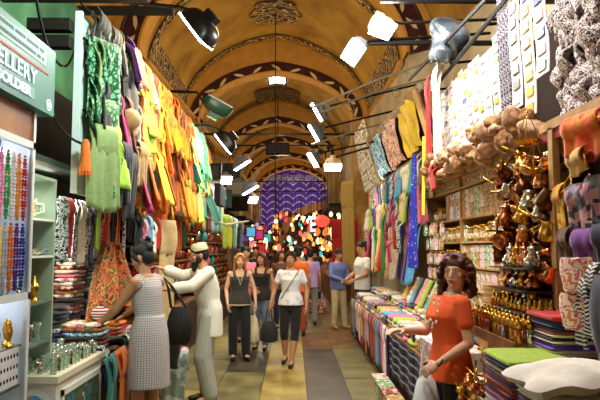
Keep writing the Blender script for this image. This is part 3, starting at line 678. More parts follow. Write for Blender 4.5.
stack(-1.98, 5.38, .76, ['charcoal', 'black and white printed', 'navy', 'red flowered', 'black', 'blue and white printed', 'charcoal', 'rust paisley', 'navy', 'black and white printed', 'red flowered', 'brown', 'charcoal', 'pink and cream flowered', 'tan', 'red flowered', 'white', 'pink and cream flowered', 'pink', 'cream', 'red flowered', 'white', 'pink and cream flowered'], sx=.55, where='pink pile on left counter')
stack(-2.0, 5.72, .76, ['brown', 'teal', 'grey', 'dark green', 'teal', 'grey', 'charcoal', 'teal', 'silver', 'dark green', 'teal', 'grey', 'charcoal', 'teal', 'silver', 'teal', 'dark green', 'grey', 'teal', 'charcoal', 'silver', 'dark green'], sx=.6, where='teal pile on left counter')
stack(-1.72, 5.06, .76, ['black', 'navy', 'black and white printed', 'red flowered', 'black', 'blue and white printed', 'rust paisley', 'pink and cream flowered'], where='flowered pile beside the tea glasses')
stack(-1.68, 5.4, .76, ['black', 'rust', 'navy', 'olive', 'red', 'tan', 'orange'], where='mixed pile beside the woman in checks')
heapc = ['navy', 'red flowered', 'blue and white printed', 'black', 'purple', 'black and white printed', 'rust paisley', 'black and white printed', 'teal', 'charcoal', 'brown', 'blue and white printed', 'charcoal', 'pink and cream flowered', 'navy', 'red flowered']
for i in range(20):   # loose shawls heaped over the front edge
    c = heapc[(i * 5) % 16]; 
    mb = MB(); L_ = rnd.uniform(.35, .5); ww = rnd.uniform(.1, .16); p1, p2 = rnd.uniform(0, 6), rnd.uniform(0, 6)
    def f(u, v):
        a = v * L_; x = a if a < .16 else .16 + (a - .16) * .25; z = 0 if a < .16 else -(a - .16) * .95
        return (x + .02 * math.sin(5 * u + p1), (u - .5) * ww + .03 * math.sin(4 * v + p2), z + .018 * math.sin(u * 9 + p1) + .02 * math.sin(v * 5 + p2))
    mb.sheet(8, 10, f, .012)
    mb.build('shawl', col_mat(c), loc=(-1.72 + .05 * (i % 3), 4.98 + (i // 2) * .11, .81 + .05 * (i % 2) + .0), rotz=jit(.3), label='%s shawl %s along the heap spilling off the left counter' % (c, nth(i)), cat='shawl', group='shawls heaped on the left counter')
ball = MB(); ball.ell((0, 0, .06), (.08, .08, .06), seg=16, rg=10); ball.build('hat', cloth('#d8a0a0', pat='stripe', cols=['#e8d8d0', '#b01c30', '#e8d8d0', '#2a2a50'], s=22), loc=(-1.62, 5.12, .76 + 8 * .035 + .0), label='round striped knitted cap on top of the flowered pile', cat='hat')
# ------------------------------------------------------------------ right side: shawl display frame
fr = thing('display_frame', 'leaning wooden display frame holding three bright shawls on the right', 'display frame', (1.7, 7.25, 2.88))
L_ = 4.3; HT = .72; LEAN = -.2
mb = MB()
def fp(y, h): return V((LEAN * h / HT, y, h))
for a, b in (((0, 0), (L_, 0)), ((0, HT), (L_, HT + .12)), ((0, 0), (0, HT)), ((L_, 0), (L_, HT + .12))):
    p, q = fp(*a), fp(*b); mb.tube([p, q], .045, 4)
mb.build('frame', PALEW, fr, smooth=False)
mb = MB(); p = [fp(0, 0), fp(L_, 0), fp(L_, HT + .1), fp(0, HT)]; mb.add([q + V((.09, 0, 0)) for q in p] + [q + V((.11, 0, 0)) for q in p], [(0, 1, 2, 3), (7, 6, 5, 4), (0, 4, 5, 1), (1, 5, 6, 2), (2, 6, 7, 3), (3, 7, 4, 0)])
mb.build('backing', M('red_velvet_backing', '#5a1218', r=.9), fr, smooth=False)
for i, (c, y0, y1) in enumerate([('golden yellow', .2, 1.35), ('red flowered', 1.55, 2.75), ('sky blue', 2.9, 4.1)]):
    mt = {'golden yellow': cloth('#f2cc1c'), 'red flowered': cloth('#d8a090', pat='noise', cols=['#f0e2d0', '#c83a2a', '#f0e2d0', '#e8a080', '#c83a2a'], s=14), 'sky blue': cloth('#58aee0', pat='noise', cols=['#2c78c0', '#5ab4e6', '#dff0f6', '#3a90d0'], s=12)}[c]
    mb = MB(); ph = rnd.uniform(0, 6)
    def f(u, v):
        y = y0 + (y1 - y0) * (.5 + (u - .5) * (.93 + .07 * math.cos(v * 6 + ph))); h = HT * (.92 - .82 * v) + .09 * (y / L_) * (1 - v)
        d = .02 + .022 * math.sin(u * 19 + 5 * v + ph) + .012 * math.sin(v * 11 + u * 7 + ph)
        q = fp(y, h + .03 * math.sin(u * 6)); return (q.x - d, q.y, q.z)
    mb.sheet(50, 18, f, .01)
    mb.build('shawl', mt, loc=(1.7, 7.25, 2.88), label='%s shawl bunched inside the leaning wooden frame' % {'golden yellow': 'golden yellow', 'red flowered': 'red and white', 'sky blue': 'blue and white'}[c], cat='shawl', group='shawls in the leaning frame')
for i in range(6):   # white and black shawl strip beyond
    mb = MB(); ph = rnd.uniform(0, 6)
    mb.sheet(8, 14, lambda u, v: (-.25 * (1 - v) - .05 - .015 * math.sin(u * 7 + v * 9 + ph), u * .33, 1.35 - 1.35 * v), .01)
    mb.build('shawl', cloth('#ddd6c6', pat='noise', cols=['#2a2018', '#e6dfd0', '#efe8da', '#7a5a3a', '#e6dfd0'], s=9), loc=(1.75, 12.0 + i * .36, 2.95), label='cream and black shawl %s beyond the leaning frame' % nth(i), cat='shawl', group='cream and black shawls beyond the frame')
# ------------------------------------------------------------------ hanging scarf rows under the frame
XR = 1.72
rr_cols = ['white', 'cream', 'peach', 'silver', 'magenta', 'pink', 'lime green', 'turquoise', 'peach', 'white', 'sky blue', 'red', 'black and white printed', 'golden yellow', 'pink', 'emerald green', 'white', 'purple', 'pink and cream flowered', 'cobalt blue']
for ri, (rn, zt, sz, y0, y1, ms) in enumerate([('top', 2.84, 1.0, 7.9, 12.8, SC_L), ('second', 2.45, 1.1, 7.9, 13.2, SC_L), ('third', 2.05, 1.15, 8.1, 13.4, SC_LL)]):
    mb = MB(); mb.tube([(0, 0, 0), (0, y1 - y0 + .2, 0)], .012, 6)
    for k in range(3): yy = (y1 - y0) * (k + .5) / 3; mb.tube([(0, yy, 0), (.9, yy, .05)], .01, 6)
    mb.build('hanging_rail', IRON, loc=(XR, y0 - .1, zt + .01), label='dark rail holding the %s row of scarves under the leaning frame' % rn, cat='rail', group='rails under the leaning frame')
    y = y0; i = 0
    while y < y1:
        c = rr_cols[(i * 7 + ri * 5 + (i // 4)) % len(rr_cols)]
        inst('scarf', ms[(i + ri) % 4], col_mat(c), (XR + jit(.03), y, zt), (jit(.15) - .05, jit(.12), -Q + jit(.35)), (1.35, 1.2, sz * rnd.uniform(.85, 1.1)), label='%s scarf %s from near end, %s row under the leaning frame' % (c, nth(i), rn), cat='scarf', group='scarves hanging under the leaning frame')
        y += rnd.uniform(.17, .21); i += 1
mb = MB()
BLUEQ = cloth('#2430c0', pat='dots', cols=['#aab8ff', '#2a35c8', '#1c24a8', '#1a2090'], s=26)
mb.sheet(16, 30, lambda u, v: ((-.05 - .025 * math.cos(u * 20 + v * 3)) * (.5 + v), (u - .5) * (.16 + .16 * v), -1.42 * v), .01)
mb.build('scarf', BLUEQ, loc=(1.55, 7.45, 2.82), label='long cobalt blue scarf with silver sequin dots, full length on the right', cat='scarf')
drape('scarf', .22, .95, cc('emerald green'), (1.5, 9.7, 2.2), -Q, 'long bright green scarf hanging down to the counter on the right', seed=71, taper=.9)
mb = MB(); mb.sheet(6, 14, lambda u, v: (-.03 * math.sin(u * 6), (u - .5) * .13, -.95 * v), .01)
mb.build('scarf', cc('lemon yellow'), loc=(1.6, 7.2, 3.0), rot=(.12, 0, 0), label='plain yellow scarf hanging from the near corner of the frame', cat='scarf')
for i, (c, y, z, h) in enumerate([('red', 8.5, 2.15, .5), ('magenta', 9.0, 1.75, .3), ('black and white printed', 8.2, 2.0, .4)]):
    drape('bag', .2, h, col_mat(c), (1.5, y, z), -Q, '%s cloth pouch %s from near end below the scarves' % (c, nth(i)), cat='bag', seed=80 + i, bulge=.09, group='cloth pouches below the scarves')
# near upper: long white scarf and red edge beside the frame
drape('scarf', .25, 1.0, cc('white'), (1.62, 6.45, 3.62), -Q, 'long white scarf hanging beside the near end of the frame', seed=75, taper=.9)
drape('scarf', .1, 1.0, cc('red'), (1.6, 6.75, 3.6), -Q, 'narrow red scarf beside the long white scarf', seed=76, taper=.9)
drape('basket_bag', .22, .26, cc('red'), (1.62, 6.6, 2.55), -Q, 'small red cloth bag hanging below the white scarf', cat='bag', seed=77, bulge=.1)
# ------------------------------------------------------------------ right counter with hung cloths
ct = thing('counter', 'long low stall counter with scarves hung along its front', 'counter', (1.12, 4.5, 0))
cbx('body', [((0.03, 0, 0), (.62, 6.75, .66))], M('counter_brown', '#3d2417', r=.7), ct); cbx('top', [((0, -.02, .66), (.64, 6.77, .7))], WOOD, ct)
fc = ['purple', 'lilac', 'emerald green', 'golden yellow', 'red', 'white', 'orange', 'sky blue', 'magenta', 'navy', 'pink', 'turquoise', 'rust', 'white', 'amber', 'purple', 'red', 'brown']
y = 7.0; i = 0
while y < 11.15:
    c = fc[(i * 5) % 18] if i else 'purple'
    inst('scarf', SC_LL[i % 4], col_mat(c), (1.1, y, .72), (0, 0, -Q + jit(.2)), (.75, .6, rnd.uniform(.6, .88) * .95), label='%s cloth hung on the counter front, %s from its near end' % (c, nth(i)), cat='cloth', group='cloths hung along the counter front')
    y += .165; i += 1
NP = M('navy_printed_panel', '#1c2340', r=.6, pat='stripe', cols=['#171d3a', '#171d3a', '#9aa2c0', '#171d3a'], s=12)
for i in range(4):
    mb = MB(); mb.sheet(6, 8, lambda u, v: (-.01 * math.sin(u * 6), u * .42, -.42 * v), .012)
    mb.build('printed_cloth', NP, loc=(1.09, 5.05 + i * .46, .7), label='navy cloth printed with pale rows on the counter front, %s from near end' % nth(i), cat='cloth', group='navy printed cloths on the counter front')
def carton(name, d, mat, loc, rz, label, cat, group=None, lid=True):
    mb = MB(); mb.box((0, 0, d[2] / 2), d, mi=0)
    if lid: mb.box((0, 0, d[2] - .008), (d[0] + .006, d[1] + .006, .018), mi=0)
    return mb.build(name, mat, smooth=False, loc=loc, rotz=rz, label=label, cat=cat, group=group)
CART = [M('carton_white', '#d8d2c4', r=.6, pat='noise', cols=['#e8e2d4', '#d8cfc0', '#b87a6a', '#e8e2d4'], s=14), M('carton_red', '#9a3424', r=.6, pat='noise', cols=['#a03a28', '#7a241c', '#dcc8a8', '#a03a28'], s=14), M('carton_green', '#5f9c62', r=.6, pat='noise', cols=['#5f9c62', '#dfe6c8', '#5f9c62', '#3a7048'], s=16), M('carton_tan', '#c0985c', r=.6, pat='noise', cols=['#c8a468', '#a87a40', '#e6d4a8'], s=14), M('carton_pinkwhite', '#e0b8c4', r=.5, pat='noise', cols=['#f0e6ea', '#e0a8b8', '#f0e6ea', '#c87a94', '#e8dce0'], s=24), M('carton_blue', '#5a80b8', r=.6, pat='noise', cols=['#5a80b8', '#e0e6ee', '#2c4a88'], s=16)]
CN = ['white patterned', 'dark red patterned', 'green patterned', 'tan patterned', 'pink and white printed', 'blue patterned']
for i in range(7):
    k = [0, 1, 0, 3, 1, 2, 0][i]
    carton('carton', (.16, .3, .2), CART[k], (.99, 4.9 + i * .34, 0), 0, '%s carton on the floor against the counter, %s from near end' % (CN[k], nth(i)), 'carton', 'cartons on the floor by the counter')
# packages on the counter near the woman in orange
for i in range(4):
    for j in range(5):
        carton('package', (.15, .2, .032), CART[4], (1.2 + .0 * j, 4.62 + i * .22, .7 + j * .034), jit(.05), 'pink and white printed package, %s up in the %s pile from the near end' % (nth(j), nth(i)), 'package', 'printed packages on the near counter end', lid=False)
        carton('package', (.15, .2, .032), CART[4] if i % 2 else CART[0], (1.4, 4.62 + i * .22, .7 + j * .034), jit(.05), 'back-row printed package, %s up in the %s pile from the near end' % (nth(j), nth(i)), 'package', 'printed packages on the near counter end', lid=False)
# soft bags and folded goods along the counter
y = 5.6; i = 0
bc = ['pink and cream flowered', 'white', 'golden yellow', 'lime green', 'white', 'navy', 'pink', 'black and white printed', 'red flowered', 'sky blue', 'white', 'lilac', 'pink and cream flowered']
while y < 11.1:
    for j in range(2):
        for q in range(3 if j == 0 else 5):
            c = bc[(i * 3 + j * 5 + q * 2) % 13]
            inst('folded_cloth', FM[(i + q) % 4], col_mat(c), (1.28 + j * .3 + jit(.015), y, .7 + q * .05), (0, 0, jit(.2)), (.8, 1.15, 1.45), label='%s cloth folded on right counter, %s along, %s row, %s layer' % (c, nth(i), ['front', 'back'][j], nth(q)), cat='folded cloth', group='folded cloths on the right counter')
    y += .33; i += 1
# leaning postcards / booklets racks
for i in range(9):
    c = ['lime green', 'lemon yellow', 'white', 'turquoise', 'lime green', 'pink', 'sky blue', 'white', 'golden yellow'][i]
    mb = MB(); mb.box((0, 0, .17), (.02, .17, .34)); mb.box((-.011, 0, .22), (.003, .13, .16), mi=1); mb.box((-.011, 0, .08), (.003, .13, .03), mi=1)
    mb.build('booklet', [cc(c), M('booklet_print', '#e6d8b0', r=.6, pat='noise', cols=['#f0e8d0', '#8a9a4a', '#e0a050', '#f0e8d0'], s=30)], smooth=False, loc=(1.5 + .02 * (i % 2), 6.1 + i * .27, .96), rot=(0, .45, 0), label='%s picture booklet leaning on the right counter, %s from near end' % (c, nth(i)), cat='booklet', group='picture booklets on the right counter')
# ------------------------------------------------------------------ shelves with jars and boxes
ss = thing('shelf_unit', 'tall pale wooden shelf unit of jars and boxes behind the woman in orange', 'shelf unit', (1.85, 5.0, .7))
SH = [0.0, .28, .52, .76, 1.02, 1.28, 1.62]
for y in (0, 1.6, 3.1): cbx('side_panel', [((0, y, 0), (.5, y + .03, 2.0))], PALEW, ss)
for z in SH: cbx('shelf', [((0, .0, z - .02), (.5, 3.12, z))], PALEW, ss)
cbx('back_panel', [((.48, 0, 0), (.5, 3.12, 2.0))], M('shelf_back_dark', '#2a1a10', r=.8), ss)
jar_me = MB(); jar_me.lathe([(.001, 0), (.038, 0), (.042, .008), (.042, .09), (.034, .105), (.034, .11)], seg=14, mi=0); jar_me.lathe([(.038, .108), (.038, .13), (.001, .132)], seg=14, mi=1); jar_me.lathe([(.0425, .025), (.0425, .075)], seg=14, mi=2, caps=False)
jm = jar_me.mesh('jar'); [jm.materials.append(q) for q in (GOLD, GOLD, GOLD)]; jm.polygons.foreach_set('use_smooth', [True] * len(jm.polygons))
JC = [M('jar_amber', '#a8701c', r=.1, coat=.8), M('jar_red', '#8a2418', r=.1, coat=.8), M('jar_green', '#5a7a2c', r=.1, coat=.8), M('jar_tan', '#c09850', r=.15, coat=.7), M('jar_clear', '#c8ccc0', r=.08, coat=.8)]
JN = ['amber', 'dark red', 'green', 'tan', 'clear']
LAB = M('jar_label', '#efe6cc', r=.6, pat='noise', cols=['#efe6cc', '#efe6cc', '#c8a058', '#6a7a3a'], s=40)
SHN = ['lowest', 'second', 'third', 'fourth', 'fifth', 'sixth', 'top']
for si, z in enumerate(SH):
    y = 5.1; i = 0; 
    while y < 7.95:
        if abs(y - 6.6) < .06: y += .08
        jars = si in (4, 6) or (si in (1, 2, 3) and y > 6.6) or (si == 5 and y > 7.2)
        if jars:
            k = rnd.randrange(5); s_ = rnd.uniform(.95, 1.25)
            if si == 6: k = 4
            inst('jar', jm, [JC[k], GOLD if k != 4 else SILVER, LAB], (1.9, y, .7 + z), (0, 0, jit(3)), (s_, s_, s_ * (1.3 if si == 6 else 1.1)), label='%s jar with lid, %s from near end on the %s shelf' % (JN[k], nth(i), SHN[si]), cat='jar', group='jars on the %s shelf' % SHN[si]); y += .105 * s_
        else:
            w_ = rnd.uniform(.12, .17); hh = (SH[si + 1] - z) if si < 6 else .3; n = max(1, int((hh - .03) / .075)); tc = rnd.choice([4, 0, 3, 3, 0, 2]) if y < 6.6 else rnd.choice([0, 3, 3, 5])
            for q in range(n):
                hz = (hh - .035) / n
                carton('gift_box', (.12, w_, hz - .004), CART[tc] if rnd.random() < .8 else CART[rnd.choice([0, 3, 4])], (1.93, y + w_ / 2 - .04, .7 + z + q * hz), 0, 'gift box, %s stack from near end, %s up, on the %s shelf' % (nth(i), nth(q), SHN[si]), 'gift box', 'gift boxes on the %s shelf' % SHN[si], lid=False)
            y += w_ + .01
        i += 1
# round bentwood boxes
for i in range(4):
    mb = MB(); mb.lathe([(.001, 0), (.085, 0), (.087, .005), (.087, .075), (.09, .076), (.09, .1), (.085, .104), (.001, .105)], seg=24)
    mb.build('round_box', M('bentwood', '#d0a86a', r=.5, pat='stripe', cols=['#d8b27a', '#c39a5c', '#b8884a', '#d8b27a'], s=26, axis='z'), loc=(1.66, 4.98 + .0 * i, .93 + i * .106), label='round pale bentwood box, %s up in the pile behind the woman in orange' % nth(i), cat='box', group='round bentwood boxes')
carton('crate', (.22, .3, .22), PALEW, (1.66, 4.98, .7), 0, 'pale wooden crate under the round bentwood boxes', 'crate')
# cellophane packs hanging from the pillar
for r_ in range(4):
    for i in range(5):
        mb = MB(); mb.box((0, 0, -.06), (.03, .09, .12)); mb.tube([(0, 0, 0), (0, 0, .03)], .004, 5)
        k = [0, 3, 4, 0, 2][(i + r_) % 5]
        mb.build('snack_pack', CART[k], smooth=False, loc=(1.66 + jit(.02), 6.75 + i * .16, 1.92 - r_ * .17), rot=(jit(.1), jit(.1), 0), label='%s packet hanging %s along in the %s row beside the jars' % (CN[k], nth(i), nth(r_)), cat='packet', group='packets hanging beside the jars')
# narrow pinned strip of cards by the shelf post
for r_ in range(6):
    mb = MB(); mb.box((0, 0, 0), (.012, .13, .12))
    mb.build('card', CART[[5, 0, 5, 2, 5, 0][r_]], smooth=False, loc=(1.78, 4.82, 2.25 - r_ * .15), label='small printed card pinned %s from top on the shelf post' % nth(r_), cat='card', group='cards pinned on the shelf post')
mb = MB(); mb.bx((-.03, -.05, 0), (.03, .05, 2.6)); mb.build('post', PALEW, loc=(1.85, 4.8, 0), smooth=False, label='pale wooden post at the near end of the jar shelves', cat='post')
# ------------------------------------------------------------------ sponges / woven baskets under the long shelf board
mb = MB(); mb.bx((0, 0, -.03), (.5, 4.6, .02)); mb.bx((-.01, 0, -.06), (.02, 4.6, .03)); 
mb.build('shelf_board', PALEW, loc=(1.72, 3.3, 2.47), smooth=False, label='long wooden board above the copper pots on the right', cat='shelf board')
SPG = M('natural_sponge', '#c49a6a', r=.9, pat='soft', cols=['#6a4224', '#a87848', '#cca070'], s=14, bump=.6)
PEACHM = M('pale_peach_sponge', '#e0bfa0', r=.9, pat='soft', cols=['#9a6a44', '#cca484', '#e8ccb0'], s=14, bump=.6)
spm = []
for sd in range(4):
    mb = MB(); rr = random.Random(sd); 
    mb.ell((0, 0, 0), (.1, .13, .085), seg=18, rg=12)
    for _ in range(5): mb.ell((rr.uniform(-.06, .06), rr.uniform(-.09, .09), rr.uniform(-.05, .05)), rr.uniform(.045, .07), seg=12, rg=8)
    me = mb.mesh('sponge')
    for v in me.vertices: v.co *= 1 + .22 * noise.noise(v.co * 22)
    me.polygons.foreach_set('use_smooth', [True] * len(me.polygons)); spm.append(me)
i = 0; y = 4.05
while y < 7.1:
    for q in range(2):
        inst('sponge', spm[(i + q) % 4], SPG if (i + q) % 2 else PEACHM, (1.66 - .06 * q + jit(.04), y + q * .07 + jit(.04), 2.46 + .15 * q + jit(.05)), (jit(1), jit(1), jit(3)), (rnd.uniform(.45, .9),) * 3, label='%s natural sponge %s from near end, %s row' % ('tan' if (i + q) % 2 else 'pale', nth(i), ['lower', 'upper'][q]), cat='sponge', group='natural sponges hung on the right')
    y += .15; i += 1
# ------------------------------------------------------------------ hanging strips of small pictures, upper right
STRIPW = M('white_strip', '#e8eef4', r=.5, var=.04)
PANEC = [M('pane_yellow', '#f0b43c', r=.4), M('pane_grey', '#76787c', r=.4), M('pane_blue', '#4a5c9c', r=.4), M('pane_pink', '#e8b0b8', r=.4), M('pane_white', '#f6f2e6', r=.4), M('pane_red', '#b8402c', r=.4)]
def strip(y, z1, n, w_, hs, col, label, x=1.72, grp='hanging picture strips'):
    t = thing('hanging_strip', label, 'hanging strip', (x, y, z1), 0, grp)
    mb = MB(); mb.sheet(2, n * 2, lambda u, v: (.01 * math.sin(v * 9), (u - .5) * w_, -n * hs * v), .006, n=(1, 0, 0)); mb.build('backing', STRIPW, t, smooth=False)
    for k in range(n):
        m = PANEC[rnd.choice(col)]
        mb = MB(); mb.box((-.008 + .01 * math.sin((k + .5) / n * 9), 0, -(k + .5) * hs), (.01, w_ * .62, hs * .52)); mb.build('picture', m, t, smooth=False)
for i in range(12):
    y = 4.78 + i * .18
    strip(y, 3.42 - jit(.05), 9, .16, .088, [[0, 4, 4, 4], [0, 4, 3, 4], [4, 4, 2, 0], [3, 0, 4, 4]][i % 4], 'white strip of tiny pictures hanging %s from the near end above the sponges' % nth(i))
for i, (cn, cl, y, n) in enumerate([('grey', [1, 1, 1, 4], 4.36, 11), ('orange and yellow', [0, 0, 0, 0, 5, 2], 4.12, 12), ('dark pink', [3, 1, 5, 2], 3.9, 10)]):
    strip(y, 3.95, n, .2, .115, cl, 'long strip of %s square pictures hanging at upper right' % cn, x=1.66)
for i in range(4):
    mb = MB(); mb.tube([(0, 0, 0), (.01, .02, -.5), (0, 0, -1.15)], [.03, .04, .015], 8)
    mb.build('bead_curtain', M('dark_bead_strand', '#3a3440', r=.3, pat='noise', cols=['#1c1a24', '#5a5260', '#c8c8d8', '#26222e'], s=60), loc=(1.68, 4.52 + i * .06, 3.8), label='dark beaded strand %s hanging between the pale and grey picture strips' % nth(i), cat='strand', group='dark beaded strands')
mb = MB(); mb.tube([(0, 0, 0), (0, 4.4, -.1)], .022, 6); mb.tube([(-.1, .2, 0), (-.1, 4.2, .3)], .02, 6)
for k in range(4): mb.tube([(0, .3 + k * 1.1, 0), (1.0, .3 + k * 1.1, .1)], .015, 6)
mb.build('hanging_rail', IRON, loc=(1.66, 3.7, 3.6), label='black rail frame carrying the picture strips', cat='rail')
# ------------------------------------------------------------------ bunched printed shawls, upper right corner
BW = cloth('#8a7680', pat='noise', cols=['#1c141c', '#e8d4d4', '#3a2830', '#f8ecea', '#241a26', '#c8a4aa'], s=30)
mb = MB()
ph = 1.0
def bunch_mesh(seed):
    rr = random.Random(seed); mb = MB(); p = [rr.uniform(0, 6) for _ in range(5)]
    def f(u, v):
        x = -.07 * math.sin(PI * v) - .03 * math.sin(u * 9 + p[0] + v * 3); return (x, (u - .5) * .3 + .02 * math.sin(v * 7 + p[1]), -.13 * v - .06 * abs(math.sin(u * PI * 2 + p[2])) * v + .02 * math.sin(u * 12 + p[3]))
    mb.sheet(18, 8, f, .008); me = mb.mesh('bunch'); me.polygons.foreach_set('use_smooth', [True] * len(me.polygons)); return me
BM = [bunch_mesh(i) for i in range(5)]
k = 0
for r_ in range(12):
    z = 3.4 - r_ * .085
    for i in range(5):
        y = 2.68 + i * .18 + (.09 if r_ % 2 else 0)
        inst('shawl', BM[(r_ * 3 + i) % 5], BW, (1.7 + jit(.02), y, z + jit(.01)), (jit(.3), jit(.3), jit(.3)), (1, 1, 1.1), label='gathered black and mauve printed shawl, %s tier down, %s from near end' % (nth(r_), nth(i)), cat='shawl', group='gathered printed shawls at upper right')
mb = MB(); mb.bx((-.02, 0, 0), (.04, 1.0, .05)); mb.bx((-.01, 0, -.06), (.03, 1.0, 0), mi=1)
mb.build('shelf_board', [PALEW, M('red_trim_strip', '#8a1420', r=.6)], loc=(1.52, 2.6, 2.34), smooth=False, label='cream board with red underside below the gathered shawls', cat='shelf board')
mb = MB(); mb.bx((-.02, 0, -.06), (.03, 1.7, .06)); mb.build('signboard', M('cream_carved_board', '#d6b078', pat='scroll', cols=['#e0bc84', '#e0bc84', '#8a5a30'], s=6, r=.6), loc=(1.68, 2.9, 3.56), smooth=False, label='cream carved board above the gathered shawls', cat='board')
# ------------------------------------------------------------------ bags and textiles at the right edge
def hbag(c, y, z, w_, h, label, x=1.55, seed=1, mat=None, name='bag', cat='bag'):
    me_ = scarf_mesh(w_ * 1.15, h, seed, bulge=.05, fold=.014, taper=.8, n=22, swing=.01, hem=.12)
    t_ = thing(name, label, cat, (x, y, z), jit(.2)); m = mat or col_mat(c); inst('pouch', me_, m, (0, 0, 0), (0, 0, -Q + jit(.4)), parent=t_)
    mb = MB(); mb.tube([(0, -w_ * .3, 0), (.01, -w_ * .2, .05), (0.02, 0, .08), (.01, w_ * .2, .05), (0, w_ * .3, 0)], .005, 6); mb.build('strap', m, t_); return t_
ORY = cloth('#f05a1c', pat='noise', cols=['#e8401c', '#f05a20', '#f07a20', '#f6a02a', '#e03018'], s=9)
hbag('x', 2.98, 2.3, .27, .2, 'large orange and red ruffled fabric bag hanging at the right edge', mat=ORY, seed=1, x=1.5)
hbag('x', 3.02, 2.13, .26, .1, 'gold fabric bowl-shaped bag under the orange one', mat=cloth('#d89a2c', pat='soft', cols=['#a86a1c', '#f0c04a'], s=6), seed=2, x=1.5)
FLB = cloth('#8a6a80', pat='voro', cols=['#5a4a6a', '#c890a0', '#7a8aa8', '#d8b0b0', '#4a3a50'], s=22)
for i, (y, z, c, nm) in enumerate([(3.36, 1.98, 'navy', 'yellow-flowered dark'), (3.14, 1.96, 'x', 'mauve patchwork'), (2.92, 1.98, 'x', 'pale patchwork'), (3.3, 1.74, 'brown', 'dark brown'), (3.1, 1.72, 'purple', 'dark purple'), (2.88, 1.74, 'navy', 'dark navy')]):
    hbag(c, y, z, .17, .22, '%s shoulder bag hanging by the right edge below the orange bag' % nm, mat=(FLB if c == 'x' else (PATT['yellow flowered'] if i == 0 else None)), seed=5 + i, x=1.55)
FLO = cloth('#f0d8c0', pat='noise', cols=['#f4e6d4', '#e8803c', '#f4e6d4', '#e05a6c', '#f4dcc0', '#f6e8dc'], s=16)
for i, (y, z) in enumerate([(2.98, 1.6), (3.0, 1.42)]):
    mb = MB(); mb.sheet(12, 10, lambda u, v: (-.05 * math.sin(PI * u) - .015 * math.sin(9 * u + 4 * v), (u - .5) * (.17 + .06 * math.sin(PI * v)), -.17 * v), .03)
    mb.build('cushion_cover', FLO, loc=(1.42, y, z), rotz=.3, label='%s white cushion cover printed with orange roses at right' % ['upper', 'lower'][i], cat='cushion cover')
BWZ = cloth('#555555', pat='zig', cols=['#101010', '#e8e8e8'], s=50, s2=16)
for i in range(3): drape('scarf', .12, .26, BWZ, (1.46, 2.8 + i * .08, 1.55 - i * .06), -Q, 'black and white zigzag scarf at the right edge, %s from near side' % nth(i), seed=90 + i)
drape('coat', .2, 1.0, cc('navy'), (1.41, 2.62, 1.5), -Q, 'long dark navy garment hanging at the lower right edge', cat='garment', seed=93, taper=.9, n=24)
for i, (y, z) in enumerate([(4.0, 2.3), (3.9, 1.95), (4.05, 1.6)]):
    mb = MB(); mb.bx((-.02, -.03, -2.3 if i == 0 else -.01), (.02, .03, .05 if i == 0 else .0)); 
    if i == 0: mb.build('post', PALEW, loc=(1.52, 3.45, 2.3), smooth=False, label='wooden post between the copper pots and the hanging bags', cat='post')
# folded striped textiles, lower right
KIL = [cloth('#6a2a3a', pat='stripe', cols=['#5a1c2c', '#c8a0a0', '#28204a', '#a83a3c', '#1a1a2c', '#d8b8a0', '#4a2a6a', '#7a1c2c'], s=s_, axis='z') for s_ in (9,)][0]
def textile(x, y, z, w_, d, h, mat, label, rz=0, group=None):
    mb = MB(); n = 28; 
    def ring(yy, s_):
        pts = []
        for k in range(n):
            a = 2 * PI * k / n; cx = math.copysign(abs(math.cos(a)) ** .35, math.cos(a)); cz = math.copysign(abs(math.sin(a)) ** .6, math.sin(a))
            pts.append(V((cx * w_ / 2 * s_, yy, h / 2 + cz * h / 2 * (s_ if s_ < 1 else 1))))
        return pts
    mb.loft([ring(-d / 2, .8), ring(-d / 2 + .012, .97), ring(-d / 4, 1), ring(d / 4, 1), ring(d / 2 - .012, .97), ring(d / 2, .8)])
    return mb.build('folded_blanket', mat, loc=(x, y, z), rotz=rz, label=label, cat='blanket', group=group)
tbl = thing('table', 'low dark table under the folded striped blankets at lower right', 'table', (1.0, 2.35, 0))
cbx('top', [((0, 0, .62), (1.3, .94, .66))], M('counter_brown', '#3d2417'), tbl)
for a, b in ((.02, .02), (1.22, .02), (.02, .86), (1.22, .86)): cbx('leg', [((a, b, 0), (a + .06, b + .06, .62))], WOOD, tbl)
bk = [('purple', '#4c34a0'), ('navy', '#222c70'), ('violet', '#7048d0'), ('black', '#161618'), ('wine red', '#9a1c34'), ('cream', '#ecdccc'), ('brick', '#a8443a'), ('blue', '#34509a')]
def bmat(n): return cloth(dict(bk)[n], pat='stripe', cols=[dict(bk)[n], dict(bk)[n]], s=60, axis='z')
def bpile(x, y, w_, d, z, names, topm, topn, where, rz=0, h=.032):
    names = [q for nm_ in names for q in (nm_, rnd.choice(['cream', 'violet', 'navy', 'wine red', 'brick', 'cream']))]; h = h / 2
    for i, nme in enumerate(names):
        textile(x + jit(.006), y + jit(.006), z + i * h, w_, d, h * 1.02, bmat(nme), '%s striped folded blanket, %s from bottom of %s' % (nme, nth(i), where), rz + jit(.03), 'blankets in ' + where)
    textile(x, y, z + len(names) * h, w_ * 1.02, d * 1.02, .035, topm, '%s folded blanket on top of %s' % (topn, where), rz, 'blankets in ' + where)
bpile(1.2, 3.1, .34, .4, .66, ['blue', 'violet', 'navy', 'black', 'purple', 'wine red', 'cream', 'violet', 'navy', 'brick', 'purple', 'black', 'navy'], cc('lime green'), 'lime green', 'the pile beside the brass pots')
bpile(1.24, 2.62, .44, .38, .66, ['black', 'navy', 'black', 'purple', 'black', 'navy', 'black', 'wine red', 'black', 'navy', 'black'], cc('white'), 'thick white', 'the pile under the white blanket')
